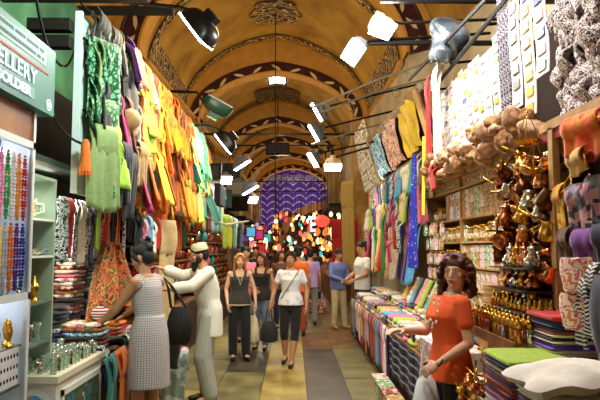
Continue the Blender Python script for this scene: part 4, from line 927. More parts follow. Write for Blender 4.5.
bpile(1.5, 3.28, .34, .36, .66, ['navy', 'wine red', 'black', 'cream', 'purple', 'brick', 'black', 'violet', 'cream', 'wine red', 'navy', 'black', 'violet', 'wine red', 'cream', 'purple', 'black', 'brick', 'navy'], cc('red'), 'bright red', 'the tall pile under the red blanket')
bpile(1.72, 3.0, .36, .36, .66, ['navy', 'brick', 'wine red', 'cream', 'blue', 'wine red', 'black', 'purple', 'brick', 'cream', 'navy', 'wine red', 'violet', 'black', 'cream', 'wine red', 'purple'], cc('cobalt blue'), 'muted blue', 'the tall pile at the right edge')
textile(1.42, 2.38, .54 + .25, .3, .3, .07, cc('pink'), 'bright pink folded blanket at the bottom right corner')
mb = MB()
mb.sheet(24, 18, lambda u, v: ((u - .5) * (.5 + .05 * math.sin(v * 9)), (v - .5) * (.4 + .04 * math.sin(u * 7)), .05 + .045 * (math.sin(PI * u) * math.sin(PI * v)) ** .5 + .012 * math.sin(u * 13 + v * 9) * math.sin(PI * u) - .03 * (abs(u - .5) * 2) ** 4), .04)
mb.build('cloth', M('fluffy_white', '#f8f0e8', r=.9, bump=.3), loc=(1.24, 2.62, .66 + 11 * .032 + .03), label='crumpled white cloth lying on the pile in front', cat='cloth')
# ------------------------------------------------------------------ copper and brass ware on the right
pot = MB(); pot.lathe([(.001, 0), (.05, 0), (.058, .01), (.05, .05), (.038, .085), (.046, .1), (.043, .1), (.034, .085), (.046, .05), (.05, .012), (.001, .008)], seg=18); potm = pot.mesh('pot')
hd = MB(); hd.tube([(.04, 0, .088), (.1, 0, .11), (.17, 0, .13)], [.009, .007, .01], 6); hdm = hd.mesh('handle')
can = MB(); can.lathe([(.001, 0), (.07, 0), (.085, .03), (.08, .08), (.045, .12), (.035, .16), (.045, .18), (.001, .182)], seg=20); canm = can.mesh('body')
lid = MB(); lid.lathe([(.047, .18), (.04, .2), (.012, .215), (.016, .235), (.001, .245)], seg=14); lidm = lid.mesh('lid')
sp = MB(); sp.tube([(.075, 0, .05), (.12, 0, .1), (.13, 0, .15), (.16, 0, .17)], [.018, .012, .008, .006], 8); spm_ = sp.mesh('spout')
ch = MB(); ch.tube([(-.045, 0, .16), (-.1, 0, .15), (-.115, 0, .09), (-.078, 0, .04)], .007, 6); chm = ch.mesh('handle')
for me in (potm, hdm, canm, lidm, spm_, chm): me.polygons.foreach_set('use_smooth', [True] * len(me.polygons))
def coffee_pot(loc, rot, s_, m, label, group, hm=GOLD):
    t = thing('coffee_pot', label, 'coffee pot', loc, 0, group); t.rotation_euler = rot; t.scale = (s_,) * 3
    inst('bowl', potm, m, (0, 0, 0), parent=t); inst('handle', hdm, hm, (0, 0, 0), parent=t); return t
def teapot(loc, rot, s_, m, label, group):
    t = thing('teapot', label, 'teapot', loc, 0, group); t.rotation_euler = rot; t.scale = (s_,) * 3
    inst('body', canm, m, (0, 0, 0), parent=t); inst('lid', lidm, m, (0, 0, 0), parent=t); inst('spout', spm_, m, (0, 0, 0), parent=t); inst('handle', chm, m, (0, 0, 0), parent=t); return t
k = 0
DKC = M('dark_aged_copper', '#6a3a22', r=.3, metal=1, var=.2)
rn_ = ['top', 'second', 'third', 'fourth', 'fifth', 'sixth', 'seventh', 'bottom']
for r_ in range(8):
    for i in range(6):
        y = 3.52 + i * .15 + (.07 if r_ % 2 else 0); z = 2.24 - r_ * .115 + jit(.02); x = 1.5 + .06 * (i % 2) + jit(.03)
        mt, mn = [(COPPER, 'polished copper'), (SILVER, 'tinned'), (COPPER, 'polished copper'), (GOLD, 'brass'), (DKC, 'aged copper')][(r_ * 2 + i) % 5]
        if (r_ + i) % 4 == 3: teapot((x, y, z - .1), (jit(.4), jit(.5), rnd.uniform(-3, 3)), .7, mt, '%s teapot hanging %s from near side in the %s tier of copperware' % (mn, nth(i), rn_[r_]), 'hanging copperware')
        else: coffee_pot((x, y, z - .1), (rnd.uniform(-.6, 1.2), rnd.uniform(-.8, .4), rnd.uniform(-3, 3)), rnd.uniform(.85, 1.3), mt, '%s long-handled pot hanging %s from near side in the %s tier of copperware' % (mn, nth(i), rn_[r_]), 'hanging copperware')
# strings of shiny small teapots
for r_ in range(3):
    for i in range(4):
        mt, mn = (SILVER, 'silver') if (r_ + i) % 3 == 0 else (COPPER, 'copper') if (r_ + i) % 3 == 1 else (GOLD, 'brass')
        teapot((1.42, 3.56 + i * .12, 1.53 - r_ * .13), (0, 0, rnd.uniform(1, 5)), .62, mt, 'small shiny %s teapot, %s from right in the %s row above the grinders' % (mn, nth(i), nth(r_)), 'small teapots above the grinders')
mb = MB()
for r_ in range(3): mb.bx((-.12, -.08, -.008 - r_ * .13), (.1, .5, -.001 - r_ * .13))
mb.build('rack', M('dark_rack', '#1c120c', r=.5), loc=(1.43, 3.53, 1.53), smooth=False, label='dark tiered rack under the small shiny teapots', cat='rack')
# mosque-lamp style hanging lanterns among the pots
for i, (y, z) in enumerate([(3.75, 2.3), (3.65, 2.1)]):
    lt = thing('hanging_scale', ['upper', 'lower'][i] + ' brass hanging pan with chains beside the wooden post', 'pan', (1.45, y - .1, z))
    mb = MB(); mb.lathe([(.001, -.02), (.06, -.015), (.085, .01), (.08, .01), (.055, -.01), (.001, -.014)], seg=20); mb.build('pan', GOLD, lt)
    for k in range(3):
        a = k * 2.09; mb = MB(); mb.tube([(.08 * math.cos(a), .08 * math.sin(a), .01), (0, 0, .2)], .003, 5); mb.build('chain', GOLD, lt)
# grinders on the wooden tray shelf
ts = MB(); ts.bx((-.14, -.35, -.03), (.14, .55, 0)); ts.bx((-.15, -.36, -.03), (-.135, .56, .03))
ts.build('tray_shelf', WOOD, loc=(1.36, 3.68, 1.1), smooth=False, label='wooden tray shelf of brass pepper grinders', cat='shelf')
gb = MB(); gb.lathe([(.001, 0), (.022, 0), (.024, .004), (.024, .09), (.02, .1)], seg=14); gbm = gb.mesh('barrel')
gt = MB(); gt.lathe([(.024, .1), (.025, .13), (.018, .145), (.008, .15), (.01, .165), (.001, .172)], seg=14); gtm = gt.mesh('cap')
for me in (gbm, gtm): me.polygons.foreach_set('use_smooth', [True] * len(me.polygons))
for a in range(12):
    for b in range(4):
        m, mn = [(COPPER, 'copper'), (SILVER, 'silver'), (DKC, 'dark copper'), (GOLD, 'brass')][(a * 3 + b) % 4]
        t = thing('pepper_grinder', '%s-bodied pepper grinder, %s from near end in the %s row of the tray' % (mn, nth(a), nth(b)), 'pepper grinder', (1.25 + b * .065, 3.37 + a * .07, 1.1), 0, 'pepper grinders on the tray shelf')
        if b >= 2: t.scale = (1, 1, 1.5)
        inst('barrel', gbm, m, (0, 0, 0), parent=t); inst('cap', gtm, GOLD, (0, 0, 0), parent=t)
# lower tray of small brass things and pans in front
lt = thing('stand', 'dark stepped stand holding brass pots by the woman in orange', 'stand', (.98, 3.3, 0))
cbx('body', [((.05, 0, 0), (.34, .4, .8)), ((.18, .0, .8), (.34, .4, .96))], M('dark_stand', '#1a110b', r=.6), lt)
cbx('rail', [((.03, -.01, .8), (.06, .41, .83)), ((.16, -.01, .96), (.19, .41, .98))], WOOD, lt)
for i in range(9):
    m, mn = [(GOLD, 'brass'), (COPPER, 'copper'), (SILVER, 'silver')][i % 3]
    (teapot if i % 2 else coffee_pot)((1.2 + .07 * (i % 2), 3.33 + i * .04, .96), (0, 0, rnd.uniform(2, 4.5)), .55 if i % 2 else .8, m, 'small %s pot %s from near end on the upper step of the dark stand' % (mn, nth(i)), 'pots on the upper step')
pn = MB(); pn.lathe([(.001, 0), (.07, 0), (.09, .015), (.1, .05), (.103, .05), (.094, .012), (.07, -.006), (.001, -.006)], seg=24); pnm = pn.mesh('pan')
ph_ = MB(); ph_.tube([(.095, 0, .045), (.17, 0, .08), (.27, 0, .11)], [.009, .008, .011], 6, flat=.6); phm = ph_.mesh('handle')
for me in (pnm, phm): me.polygons.foreach_set('use_smooth', [True] * len(me.polygons))
for i in range(6):
    t = thing('frying_pan', '%s pan with upright brass handle, %s from near side on the lower step' % (['silver', 'copper'][i % 2], nth(i)), 'pan', (1.07 + .04 * (i % 2), 3.33 + i * .06, .82 + .012 * (i % 3)), 0, 'pans on the lower step')
    t.rotation_euler = (jit(.15), -.25, 1.2 + jit(1.2)); t.scale = (.75,) * 3
    inst('pan', pnm, SILVER if i % 2 == 0 else COPPER, (0, 0, 0), parent=t); inst('handle', phm, GOLD, (0, 0, 0), parent=t)
for i in range(6):
    coffee_pot((.98 + .03 * (i % 2), 3.33 + i * .06, .86 - .06 * (i % 3)), (rnd.uniform(-.3, .6), -.5, rnd.uniform(2, 4)), .62, [COPPER, GOLD, COPPER][i % 3], '%s coffee pot hanging off the stand edge, %s from near side' % (['copper', 'brass', 'copper'][i % 3], nth(i)), 'coffee pots on the stand edge')
# overhead lamps ---------------------------------------------------------------
HOOD = M('black_lamp_hood', '#141414', r=.35, metal=.3); LITP = M('lamp_panel_lit', '#f2f6ff', emit=16, r=.3); GRNH = M('green_lamp_hood', '#14402c', r=.35)
GREYH = M('grey_lamp_hood', '#6a7078', r=.4, metal=.3)
def floodlight(name_lbl, loc, aim, w_=.34, l=.42, hood=HOOD, lit=True, arm=None, en=0, col=(1, .95, .88), roll=0):
    t = thing('floodlight', name_lbl, 'lamp', loc, 0, 'floodlights over the stalls')
    q = V(aim).to_track_quat('-Z', 'Y') @ Euler((0, 0, roll)).to_quaternion(); t.rotation_mode = 'QUATERNION'; t.rotation_quaternion = q
    mb = MB(); n = 14; rings = []
    for j in range(7):
        a = j / 6 * PI / 2; s_ = math.cos(a) ** .6 if j < 6 else .12
        rings.append([V((w_ / 2 * s_ * math.copysign(abs(math.cos(b)) ** .6, math.cos(b)), l / 2 * s_ * math.copysign(abs(math.sin(b)) ** .6, math.sin(b)), .17 * math.sin(a))) for b in [2 * PI * k / n for k in range(n)]])
    mb.loft(rings); mb.box((0, 0, .19), (.1, .14, .08)); mb.build('hood', hood, t)
    mb = MB(); mb.box((0, 0, -.012), (w_ * .86, l * .86, .02)); mb.build('lamp_glass', LITP if lit else M('lamp_glass_dull', '#8a8c80', r=.3), t, smooth=False)
    if arm:
        mb = MB(); inv = q.to_matrix().inverted(); mb.tube([inv @ (V(p) - V(loc)) for p in [V(loc) + q.to_matrix() @ V((0, 0, .2))] + [V(a) for a in arm]], .02, 6); mb.build('arm', IRON, t)
    if en:
        d = V(aim).normalized(); area(V(loc) + d * .06, V(loc) + d, en, w_ * .8, col, sy=l * .8)
    return t
# ------------------------------------------------------------------ people
def rem(mb, voxel, smooth_it=4, fac=.5):
    me = mb.mesh('tmp'); o = bpy.data.objects.new('tmp', me); COL.objects.link(o)
    m = o.modifiers.new('r', 'REMESH'); m.mode = 'VOXEL'; m.voxel_size = voxel
    s = o.modifiers.new('s', 'SMOOTH'); s.factor = fac; s.iterations = smooth_it
    bpy.context.view_layer.update()
    out = bpy.data.meshes.new_from_object(o.evaluated_get(bpy.context.evaluated_depsgraph_get()))
    bpy.data.objects.remove(o); bpy.data.meshes.remove(me)
    out.polygons.foreach_set('use_smooth', [True] * len(out.polygons)); return out
def solid(name, me, mat, parent, **k):
    me.materials.clear(); me.materials.append(mat); o = bpy.data.objects.new(name, me); COL.objects.link(o); o.parent = parent; return tag(o, **k)
def bez(pts, t):
    n = len(pts) - 1; i = min(int(t * n), n - 1); f = t * n - i; return pts[i].lerp(pts[i + 1], f)
BASE = dict(P=(0, 0, .95), W=(0, .0, 1.10), C=(0, -.005, 1.28), N=(0, .015, 1.44), H=(0, -.015, 1.585),
            SL=(.155, .015, 1.37), EL=(.215, .03, 1.11), WL=(.225, -.06, .87), SR=(-.155, .015, 1.37), ER=(-.215, .03, 1.11), WR=(-.225, -.06, .87),
            HL=(.085, 0, .91), KL=(.1, -.02, .50), AL=(.1, .03, .085), HR=(-.085, 0, .91), KR=(-.1, -.02, .50), AR=(-.1, .03, .085),
            TL=(.11, -.13, .03), TR=(-.11, -.13, .03))
def torso(mb, J, g=0, z0=-1, z1=9, fem=True, belly=0, hem=0, n=20):
    P, W, C, N = J['P'], J['W'], J['C'], J['N']
    sy = (J['SL'] - J['SR']); yaw = math.atan2(sy.y, sy.x); hw_ = J['HL'] - J['HR']; yawh = math.atan2(hw_.y, hw_.x)
    tab = [(-.13, .10, .08), (-.06, .16, .112), (0, .172, .12), (.06, .16, .108)] if fem else [(-.13, .10, .08), (-.06, .155, .11), (0, .16, .112), (.06, .155, .108)]
    R_ = []
    for dz, a, b in tab: R_.append((P + V((0, 0, dz)), a, b, yawh))
    R_.append((W, .122 if fem else .145, .09 + belly, (yaw + yawh) / 2)); R_.append((W.lerp(C, .5), .132 if fem else .152, .1 + belly, yaw))
    R_.append((C + V((0, -.008 if fem else 0, 0)), .148 if fem else .165, .115 if fem else .112, yaw)); R_.append((C.lerp(N, .35), .155 if fem else .175, .1, yaw))
    R_.append((C.lerp(N, .66), .14 if fem else .16, .08, yaw)); R_.append((C.lerp(N, .85), .1, .066, yaw)); R_.append((N, .062, .058, yaw))
    rings = []
    for c, a, b, yw in R_:
        if c.z < z0 - 1e-6 or c.z > z1: continue
        rings.append((c, a, b, yw))
    out = []
    for c, a, b, yw in rings:
        m = Matrix.Rotation(yw, 3, 'Z'); out.append([c + m @ V(((a + g) * math.cos(t), (b + g) * math.sin(t), 0)) for t in [2 * PI * k / n for k in range(n)]])
    if hem and out:
        c, a, b, yw = rings[0]; m = Matrix.Rotation(yw, 3, 'Z')
        out = [[c + V((0, 0, -hem)) + m @ V(((a + g * 1.3) * math.cos(t), (b + g * 1.3) * math.sin(t), 0)) for t in [2 * PI * k / n for k in range(n)]]] + out
    mb.loft(out)
def hand(mb, w_, d, up, curl=.5, side=1, r=.0085):
    """hand at wrist w_, pointing along d; 'up' = back of the hand; side=+1 left / -1 right places the thumb"""
    d = V(d).normalized(); up = V(up); up = (up - d * up.dot(d)).normalized(); lat = d.cross(up) * side
    palm = w_ + d * .05
    m = Matrix((lat, up, d)).transposed()
    mb.ell(palm, (.038, .017, .052), rot=m, seg=12, rg=8)
    for i, (off, L_) in enumerate([(.028, .066), (.01, .075), (-.009, .07), (-.026, .055)]):
        b0 = w_ + d * .088 + lat * off; a = curl * .7
        d1 = (d * math.cos(a) - up * math.sin(a)).normalized(); p1 = b0 + d1 * L_ * .5
        a2 = a + curl * .9; d2 = (d * math.cos(a2) - up * math.sin(a2)).normalized(); p2 = p1 + d2 * L_ * .55
        mb.cap(w_ + d * .06 + lat * off * .8, b0, r * 1.1, r * 1.05, 8); mb.cap(b0, p1, r * 1.05, r * .95, 8); mb.cap(p1, p2, r * .95, r * .8, 8)
    t0 = w_ + d * .025 + lat * .03; t1 = t0 + (d * .7 + lat * .65 - up * .2).normalized() * .042; t2 = t1 + (d * .95 + lat * .15 - up * .3).normalized() * .034
    mb.cap(t0, t1, r * 1.3, r * 1.15, 8); mb.cap(t1, t2, r * 1.1, r * .85, 8)
def person(label, loc, face, H, skin, hair, top, legs, shoes, J=None, fem=True, sleeves='short', legl='long', head=(0, 0, 0), topcol=None, legcol=None, hairstyle='long', vox=.007, hem=.12, dress=None, curl=(.5, .5), topname='shirt', flare=1.0, group=None, tank=False, beard=None, extra=None, sl_len=None, neck=.0, handup=(None, None), belly=0):
    j = {k: V(v) for k, v in BASE.items()}
    for k, v in (J or {}).items(): j[k] = V(v)
    root = thing('person', label, 'person', loc, face, group); s = H / 1.7; root.scale = (s, s, s)
    ai = .9 if fem else 1.0
    mb = MB(); torso(mb, j, fem=fem, belly=belly)
    mb.cap(j['N'] - V((0, 0, .03)), j['H'] - V((0, -.015, .05)), .054 * (.95 if fem else 1.12), .05 * (.95 if fem else 1.12))
    for sd in 'LR':
        S, E, W_, Hh, K, A, T = (j[q + sd] for q in ('S', 'E', 'W', 'H', 'K', 'A', 'T')); sg = 1 if sd == 'L' else -1
        mb.ell(S, .056 * ai); mb.cap(S, E, .049 * ai, .039 * ai); mb.cap(E, E.lerp(W_, .35), .038 * ai, .038 * ai); mb.cap(E.lerp(W_, .35), W_, .038 * ai, .024 * ai)
        fd = (W_ - E).normalized(); upv = handup[0 if sd == 'L' else 1] or V((sg * .9, -.2, .3)); hand(mb, W_, fd, upv, curl[0 if sd == 'L' else 1], side=(1 if sd == 'L' else -1) * 1)
        mb.cap(Hh, K, .083, .055); mb.cap(K, K.lerp(A, .35), .053, .056); mb.cap(K.lerp(A, .35), A, .056, .034)
        ft = (T - A); mb.cap(A + V((0, 0, -.03)), T.lerp(A, .35), .036, .032); mb.cap(T.lerp(A, .35), T, .034, .024)
        mb.ell(A - V((0, -.02, .045)), (.03, .04, .03))
    hc = j['H']; hm = Euler((head[0], head[1], head[2])).to_matrix()
    def hp(x, y, z): return hc + hm @ V((x, y, z))
    mb.ell(hp(0, .012, .03), (.074, .09, .088), rot=hm, seg=20, rg=14); mb.ell(hp(0, -.028, -.035), (.056, .06, .07), rot=hm, seg=18, rg=12); mb.ell(hp(0, -.068, -.085), (.022, .02, .018), rot=hm)
    mb.cap(hp(0, -.082, .012), hp(0, -.101, -.022), .009, .0125); mb.ell(hp(0, -.084, -.054), (.024, .012, .011), rot=hm)
    for q in (-1, 1):
        mb.ell(hp(q * .075, .012, -.01), (.008, .018, .03), rot=hm); mb.ell(hp(q * .03, -.078, .028), (.026, .01, .008), rot=hm); mb.ell(hp(q * .04, -.058, -.02), (.022, .02, .022), rot=hm)
    solid('body', rem(mb, vox, 3), skin, root)
    # face details
    fm = MB()
    EW = M('eye_white', '#efeae2', r=.3, var=.02); ED = M('eye_iris', '#20120a', r=.2); LP = M('lips', '#9a4038' if fem else '#8a4a3c', r=.5)
    for q in (-1, 1):
        e = MB(); e.ell(hp(q * .03, -.079, .01), (.0135, .007, .007), rot=hm); e.build('eye', EW, root)
        e = MB(); e.ell(hp(q * .03, -.0845, .01), (.006, .004, .006), rot=hm); e.build('iris', ED, root)
        e = MB(); e.tube([hp(q * .012, -.09, .031), hp(q * .03, -.092, .037), hp(q * .05, -.08, .032)], .0032, 6); e.build('eyebrow', hair, root)
    e = MB(); e.ell(hp(0, -.0945, -.05), (.021, .005, .0045), rot=hm); e.ell(hp(0, -.094, -.058), (.017, .005, .005), rot=hm); e.build('lips', LP, root)
    # hair
    hb = MB(); rr = random.Random(len(label))
    if hairstyle != 'bald':
        hb.ell(hp(0, .018, .05), (.082, .094, .086), rot=hm, seg=20, rg=14)
        hb.ell(hp(0, .055, -.0), (.076, .055, .075), rot=hm)
    if hairstyle in ('long', 'shoulder', 'tied', 'bun'):
        for q in (-1, 1): hb.cap(hp(q * .01, -.066, .105), hp(q * .07, -.045, .04), .02, .017, 8); hb.cap(hp(q * .07, -.045, .04), hp(q * .078, -.01, -.01), .017, .018, 8)
    if hairstyle == 'long' or hairstyle == 'shoulder':
        ln = .19 if hairstyle == 'shoulder' else .28
        for k in range(16):
            a = -.35 + (PI + .7) * k / 15; x, y = .078 * math.cos(a), .02 + .07 * math.sin(a)
            p0, p1 = hp(x, y, .06), hp(x * 1.15, y * 1.1 + .01, -.06); p2 = V((p1.x * 1.12 - hc.x * .12, p1.y + .01, hc.z - ln + rr.uniform(-.02, .02)))
            hb.cap(p0, p1, .022, .024, 8); hb.cap(p1, p2, .024, .014, 8)
    if hairstyle == 'curly':
        for k in range(300):
            zz = rr.uniform(-.16, .125); lo = -.5 if zz < .05 else -.5 - (zz - .05) * 14
            a = rr.uniform(lo, PI - lo) if zz < .11 else rr.uniform(0, 2 * PI); rad = (.084 + .02 * (zz < .04)) * (1 if zz < .06 else max(.3, 1 - (zz - .06) * 8)) + rr.uniform(0, .02)
            p = hp(rad * math.cos(a), .012 + rad * 1.05 * math.sin(a), zz)
            if (p - hp(0, -.09, .04)).length < .062: continue
            hb.ell(p, rr.uniform(.014, .022), seg=8, rg=6)
    if hairstyle == 'bun':
        hb.ell(hp(0, .07, .1), (.055, .055, .045), rot=hm); hb.ell(hp(.02, .1, .06), .035)
        for k in range(10): hb.ell(hp(rr.uniform(-.05, .05), .07 + rr.uniform(-.03, .05), .1 + rr.uniform(-.02, .04)), .02, seg=8, rg=6)
    if hairstyle == 'tied': hb.ell(hp(0, .11, .04), (.04, .035, .045), rot=hm)
    if hairstyle == 'short':
        for k in range(40):
            a = rr.uniform(0, 2 * PI); p = hp(.07 * math.cos(a), .03 + .07 * math.sin(a), .09 + rr.uniform(-.02, .03)); hb.ell(p, .018, seg=8, rg=6)
    if hairstyle != 'bald': solid('hair', rem(hb, vox, 2), hair, root)
    if beard:
        bb = MB(); bb.ell(hp(0, -.045, -.08), (.05, .05, .05), rot=hm); bb.ell(hp(0, -.075, -.12), (.032, .032, .05), rot=hm)
        for q in (-1, 1): bb.ell(hp(q * .055, -.015, -.04), (.02, .035, .045), rot=hm)
        solid('beard', rem(bb, vox, 2), beard, root)
    # clothes
    if dress:
        db = MB(); n = 28; P = j['P']; C = j['C']
        torso(db, j, g=.014, z0=P.z - .01, z1=j['C'].lerp(j['N'], .9).z, fem=True)
        yw = math.atan2((j['HL'] - j['HR']).y, (j['HL'] - j['HR']).x); m = Matrix.Rotation(yw, 3, 'Z')
        rings = []
        for dz, a, b in ((-.42, .2, .16), (-.3, .2, .158), (-.12, .197, .15), (0, .188, .138), (.08, .172, .122), (.15, .145, .108)):
            rings.append([P + V((0, .0, dz)) + m @ V((a * math.cos(t) * (1 + .015 * math.sin(7 * t)), b * math.sin(t) * (1 + .02 * math.sin(5 * t)), .006 * math.sin(3 * t))) for t in [2 * PI * k / n for k in range(n)]])
        db.loft(rings)
        for sd in 'LR':
            S = j['S' + sd]; db.cap(S.lerp(C, .1), S.lerp(j['N'], .3) + V((0, 0, .005)), .058, .045)
        solid('dress', rem(db, .008, 4), dress, root)
    if top:
        tb_ = MB(); z0 = j['P'].z - .03
        torso(tb_, j, g=.018 if fem else .024, z0=z0, z1=j['C'].lerp(j['N'], .87 - (.25 if tank else 0)).z + .001, fem=fem, hem=hem, belly=belly)
        for sd in 'LR':
            S, E, W_ = j['S' + sd], j['E' + sd], j['W' + sd]
            if tank:
                q = 1 if sd == 'L' else -1; C_ = j['C']; tb_.tube([C_ + V((q * .085, -.115, .0)), C_ + V((q * .085, -.1, .08)), C_ + V((q * .095, -.05, .14)), C_ + V((q * .095, .02, .155)), C_ + V((q * .095, .08, .11)), C_ + V((q * .08, .1, .0))], .024, 8); continue
            tb_.ell(S, .06)
            if sleeves == 'short': tb_.cap(S, S.lerp(E, .5), .058, .056)
            elif sleeves == 'elbow': tb_.cap(S, E, .066, .056)
            elif sleeves == 'long': tb_.cap(S, E, .062, .052); tb_.cap(E, E.lerp(W_, .86), .052, .042)
            elif sleeves == 'wide': tb_.cap(S, E, .07, .065); tb_.cap(E, E.lerp(W_, .72), .062, .066)
        if extra: extra(tb_, j)
        solid(topname, rem(tb_, .009, 3), top, root)
    if legs:
        lb = MB(); torso(lb, j, g=.012 if fem else .016, z0=j['P'].z - .14, z1=j['P'].z + (.07), fem=fem)
        for sd in 'LR':
            Hh, K, A = j['H' + sd], j['K' + sd], j['A' + sd]
            if legl == 'long': lb.cap(Hh, K, .1, .075 * flare); lb.cap(K, A.lerp(K, .05), .074 * flare, .062 * flare)
            elif legl == 'capri': lb.cap(Hh, K, .095, .07); lb.cap(K, K.lerp(A, .25), .068, .062)
            else: lb.cap(Hh, Hh.lerp(K, .6), .1, .09)
        solid('trousers', rem(lb, .009, 3), legs, root)
    for sd in 'LR':
        A, T = j['A' + sd], j['T' + sd]; sb = MB(); d = (T - A); d.z = 0; d.normalize()
        heel = A - d * .035; heel.z = A.z - .055; tip = T + d * .02; tip.z = T.z + .0
        sb.cap(heel, heel.lerp(tip, .5), .038, .04); sb.cap(heel.lerp(tip, .5), tip, .041, .03)
        me = rem(sb, .007, 2)
        solid('shoe', me, shoes, root)
    return root
SK1 = M('skin_tan', '#c08a66', r=.5, var=.06, s=30); SK2 = M('skin_fair', '#e6b496', r=.5, var=.06, s=30); SK3 = M('skin_olive', '#b98560', r=.5, var=.06, s=30)
HBK = M('black_hair', '#0c0806', r=.6, bump=.3, bscale=140); HBR = M('dark_brown_hair', '#3a2012', r=.45, bump=.6, bscale=120); HBL = M('blonde_hair', '#b98a44', r=.45, bump=.6, bscale=120); HRD = M('auburn_hair', '#5a2a18', r=.45, bump=.6, bscale=120)
CHK = M('check_dress_fabric', '#c8c0bc', r=.85, pat='check', cols=['#cfc8c6', '#a8a0a2', '#7c7478'], s=52)
WT = cc('white'); TUN = M('white_tunic_linen', '#e8e6da', r=.85, var=.05, s=10); GP = M('pale_grey_linen', '#a9aca2', r=.85, var=.06, s=10)
BLK = cc('black'); DSH = M('dark_shoe', '#141010', r=.4)
def fdir(dx, dy): return math.atan2(dx, -dy)     # rotz that turns the -Y facing figure towards (dx, dy)
# woman in checked dress, seen from behind, reaching into the shawls
person('woman in grey checked sleeveless dress with dark pinned-up hair reaching over the shawls', (-1.19, 5.0, 0), fdir(-.93, .36), 1.68, SK1, HBK, None, None, DSH,
       J=dict(P=(0, .02, .96), W=(0, .01, 1.12), C=(0, -.02, 1.29), N=(0, -.03, 1.45), H=(0, -.065, 1.585), ER=(-.23, -.2, 1.2), WR=(-.2, -.38, 1.08), EL=(.2, -.17, 1.17), WL=(.14, -.38, 1.04), SL=(.165, -.01, 1.39), SR=(-.165, -.01, 1.39)),
       hairstyle='bun', dress=CHK, head=(.35, 0, .1), curl=(.5, .5), handup=(V((0, -.3, 1)), V((0, -.3, 1))))
bagm = M('black_leather', '#121010', r=.65, bump=.5, bscale=30)
bg_ = thing('handbag', 'black leather handbag with long straps hanging beside the woman in checks', 'handbag', (-.97, 5.2, 1.0), 0)
mb = MB(); n = 18; mb.loft([[V((w_ * math.cos(a), d_ * math.sin(a), z)) for a in [2 * PI * k / n for k in range(n)]] for z, w_, d_ in ((-.17, .07, .03), (-.14, .1, .05), (-.03, .115, .06), (.08, .09, .045), (.15, .06, .02))]); mb.build('pouch', bagm, bg_)
mb = MB(); mb.tube([(-.07, 0, .14), (-.09, -.03, .3), (-.12, -.06, .4), (-.06, -.03, .32), (.06, .0, .14)], .012, 6); mb.build('strap', bagm, bg_)
# man in white tunic and cap
def man_cap(root_label): pass
m1 = person('man with black beard in white tunic and white skullcap, arm stretched to stall', (-.93, 6.6, 0), fdir(-.95, -.3), 1.7, SK3, HBK, TUN, GP, DSH, fem=False, sleeves='wide', topname='tunic', hem=.24, flare=1.35,
       J=dict(P=(0, .03, .95), C=(0, -.02, 1.28), N=(0, -.04, 1.44), H=(0, -.1, 1.57), SL=(.175, -.02, 1.39), SR=(-.175, -.02, 1.39), ER=(-.2, -.24, 1.34), WR=(-.17, -.46, 1.42), EL=(.2, -.2, 1.25), WL=(.12, -.4, 1.22), KL=(.1, -.06, .5), KR=(-.1, .0, .5)),
       hairstyle='short', beard=HBK, head=(.2, 0, 0), belly=.02, handup=(V((0, 0, 1)), V((0, 0, 1))), curl=(.7, .5))
mb = MB(); hm = Euler((.2, 0, 0)).to_matrix(); hc = V((0, -.1, 1.57)) + hm @ V((0, .022, .055))
mb.lathe([(.091, -.005), (.093, .02), (.09, .05), (.08, .068), (.05, .078), (.001, .082)], c=hc, rot=hm, seg=24)
mb.build('cap', M('cream_knit_cap', '#dcd8b8', r=.8, pat='stripe', cols=['#dcd8b8', '#c8c49c'], s=60, axis='z'), m1)
# shoulder seam already part of tunic; women walking towards us
WS = M('black_top_white_v', '#101012', r=.8)
w1 = person('blonde woman in black top with pale V neckline, black trousers and sandals', (-.8, 9.1, 0), fdir(.15, -1), 1.56, SK2, HBL, cloth('#3a3a34'), BLK, DSH, tank=True, hem=.1, flare=1.15, hairstyle='shoulder', J=dict(EL=(.24, .02, 1.13), WL=(.26, -.06, .9), ER=(-.22, .0, 1.12), WR=(-.2, -.13, .9), KL=(.1, -.04, .5), AL=(.11, -.02, .085), TL=(.14, -.17, .03)))
mb = MB(); mb.tube([(-.055, -.135, 1.42), (0, -.145, 1.2), (.055, -.135, 1.42)], .007, 6); mb.build('neckline_trim', cc('cream'), w1)
mb = MB(); mb.tube([V((.185 * math.cos(a), .14 * math.sin(a), .88)) for a in [2 * PI * k / 24 for k in range(25)]], .008, 6); mb.build('waist_cord', cc('cream'), w1)
w2 = person('dark-haired woman in black vest and blue jeans carrying a dark bag', (-.52, 10.0, 0), fdir(-.1, -1), 1.57, SK1, HRD, BLK, cloth('#5a6a80'), DSH, tank=True, hem=.08, hairstyle='shoulder', head=(0, 0, -.25), J=dict(ER=(-.22, -.02, 1.13), WR=(-.1, -.2, 1.06), KL=(.09, -.06, .5), AL=(.09, -.1, .1), TL=(.09, -.26, .04)))
w3 = person('young woman in white T-shirt and black capri trousers walking with dark shopping bag', (-.03, 8.6, 0), fdir(-.12, -1), 1.6, SK1, HBR, cloth('#e6e8ea', pat='noise', cols=['#e8eaec', '#e8eaec', '#e8eaec', '#c4c8cc'], s=16), BLK, DSH, sleeves='short', legl='capri', hairstyle='tied', hem=.05,
       J=dict(KL=(.07, -.02, .5), AL=(.02, -.08, .085), TL=(.02, -.24, .03), KR=(-.1, .0, .5), AR=(-.1, .12, .14), TR=(-.11, -.0, .04), ER=(-.25, .03, 1.13), WR=(-.3, -.04, .92), EL=(.24, .04, 1.13), WL=(.24, -.04, .88)))
mb = MB(); mb.tube([(.13, -.06, 1.42), (.05, -.145, 1.28), (-.06, -.14, 1.12), (-.14, -.1, 1.0)], .007, 6); mb.build('cross_strap', cc('olive'), w3)
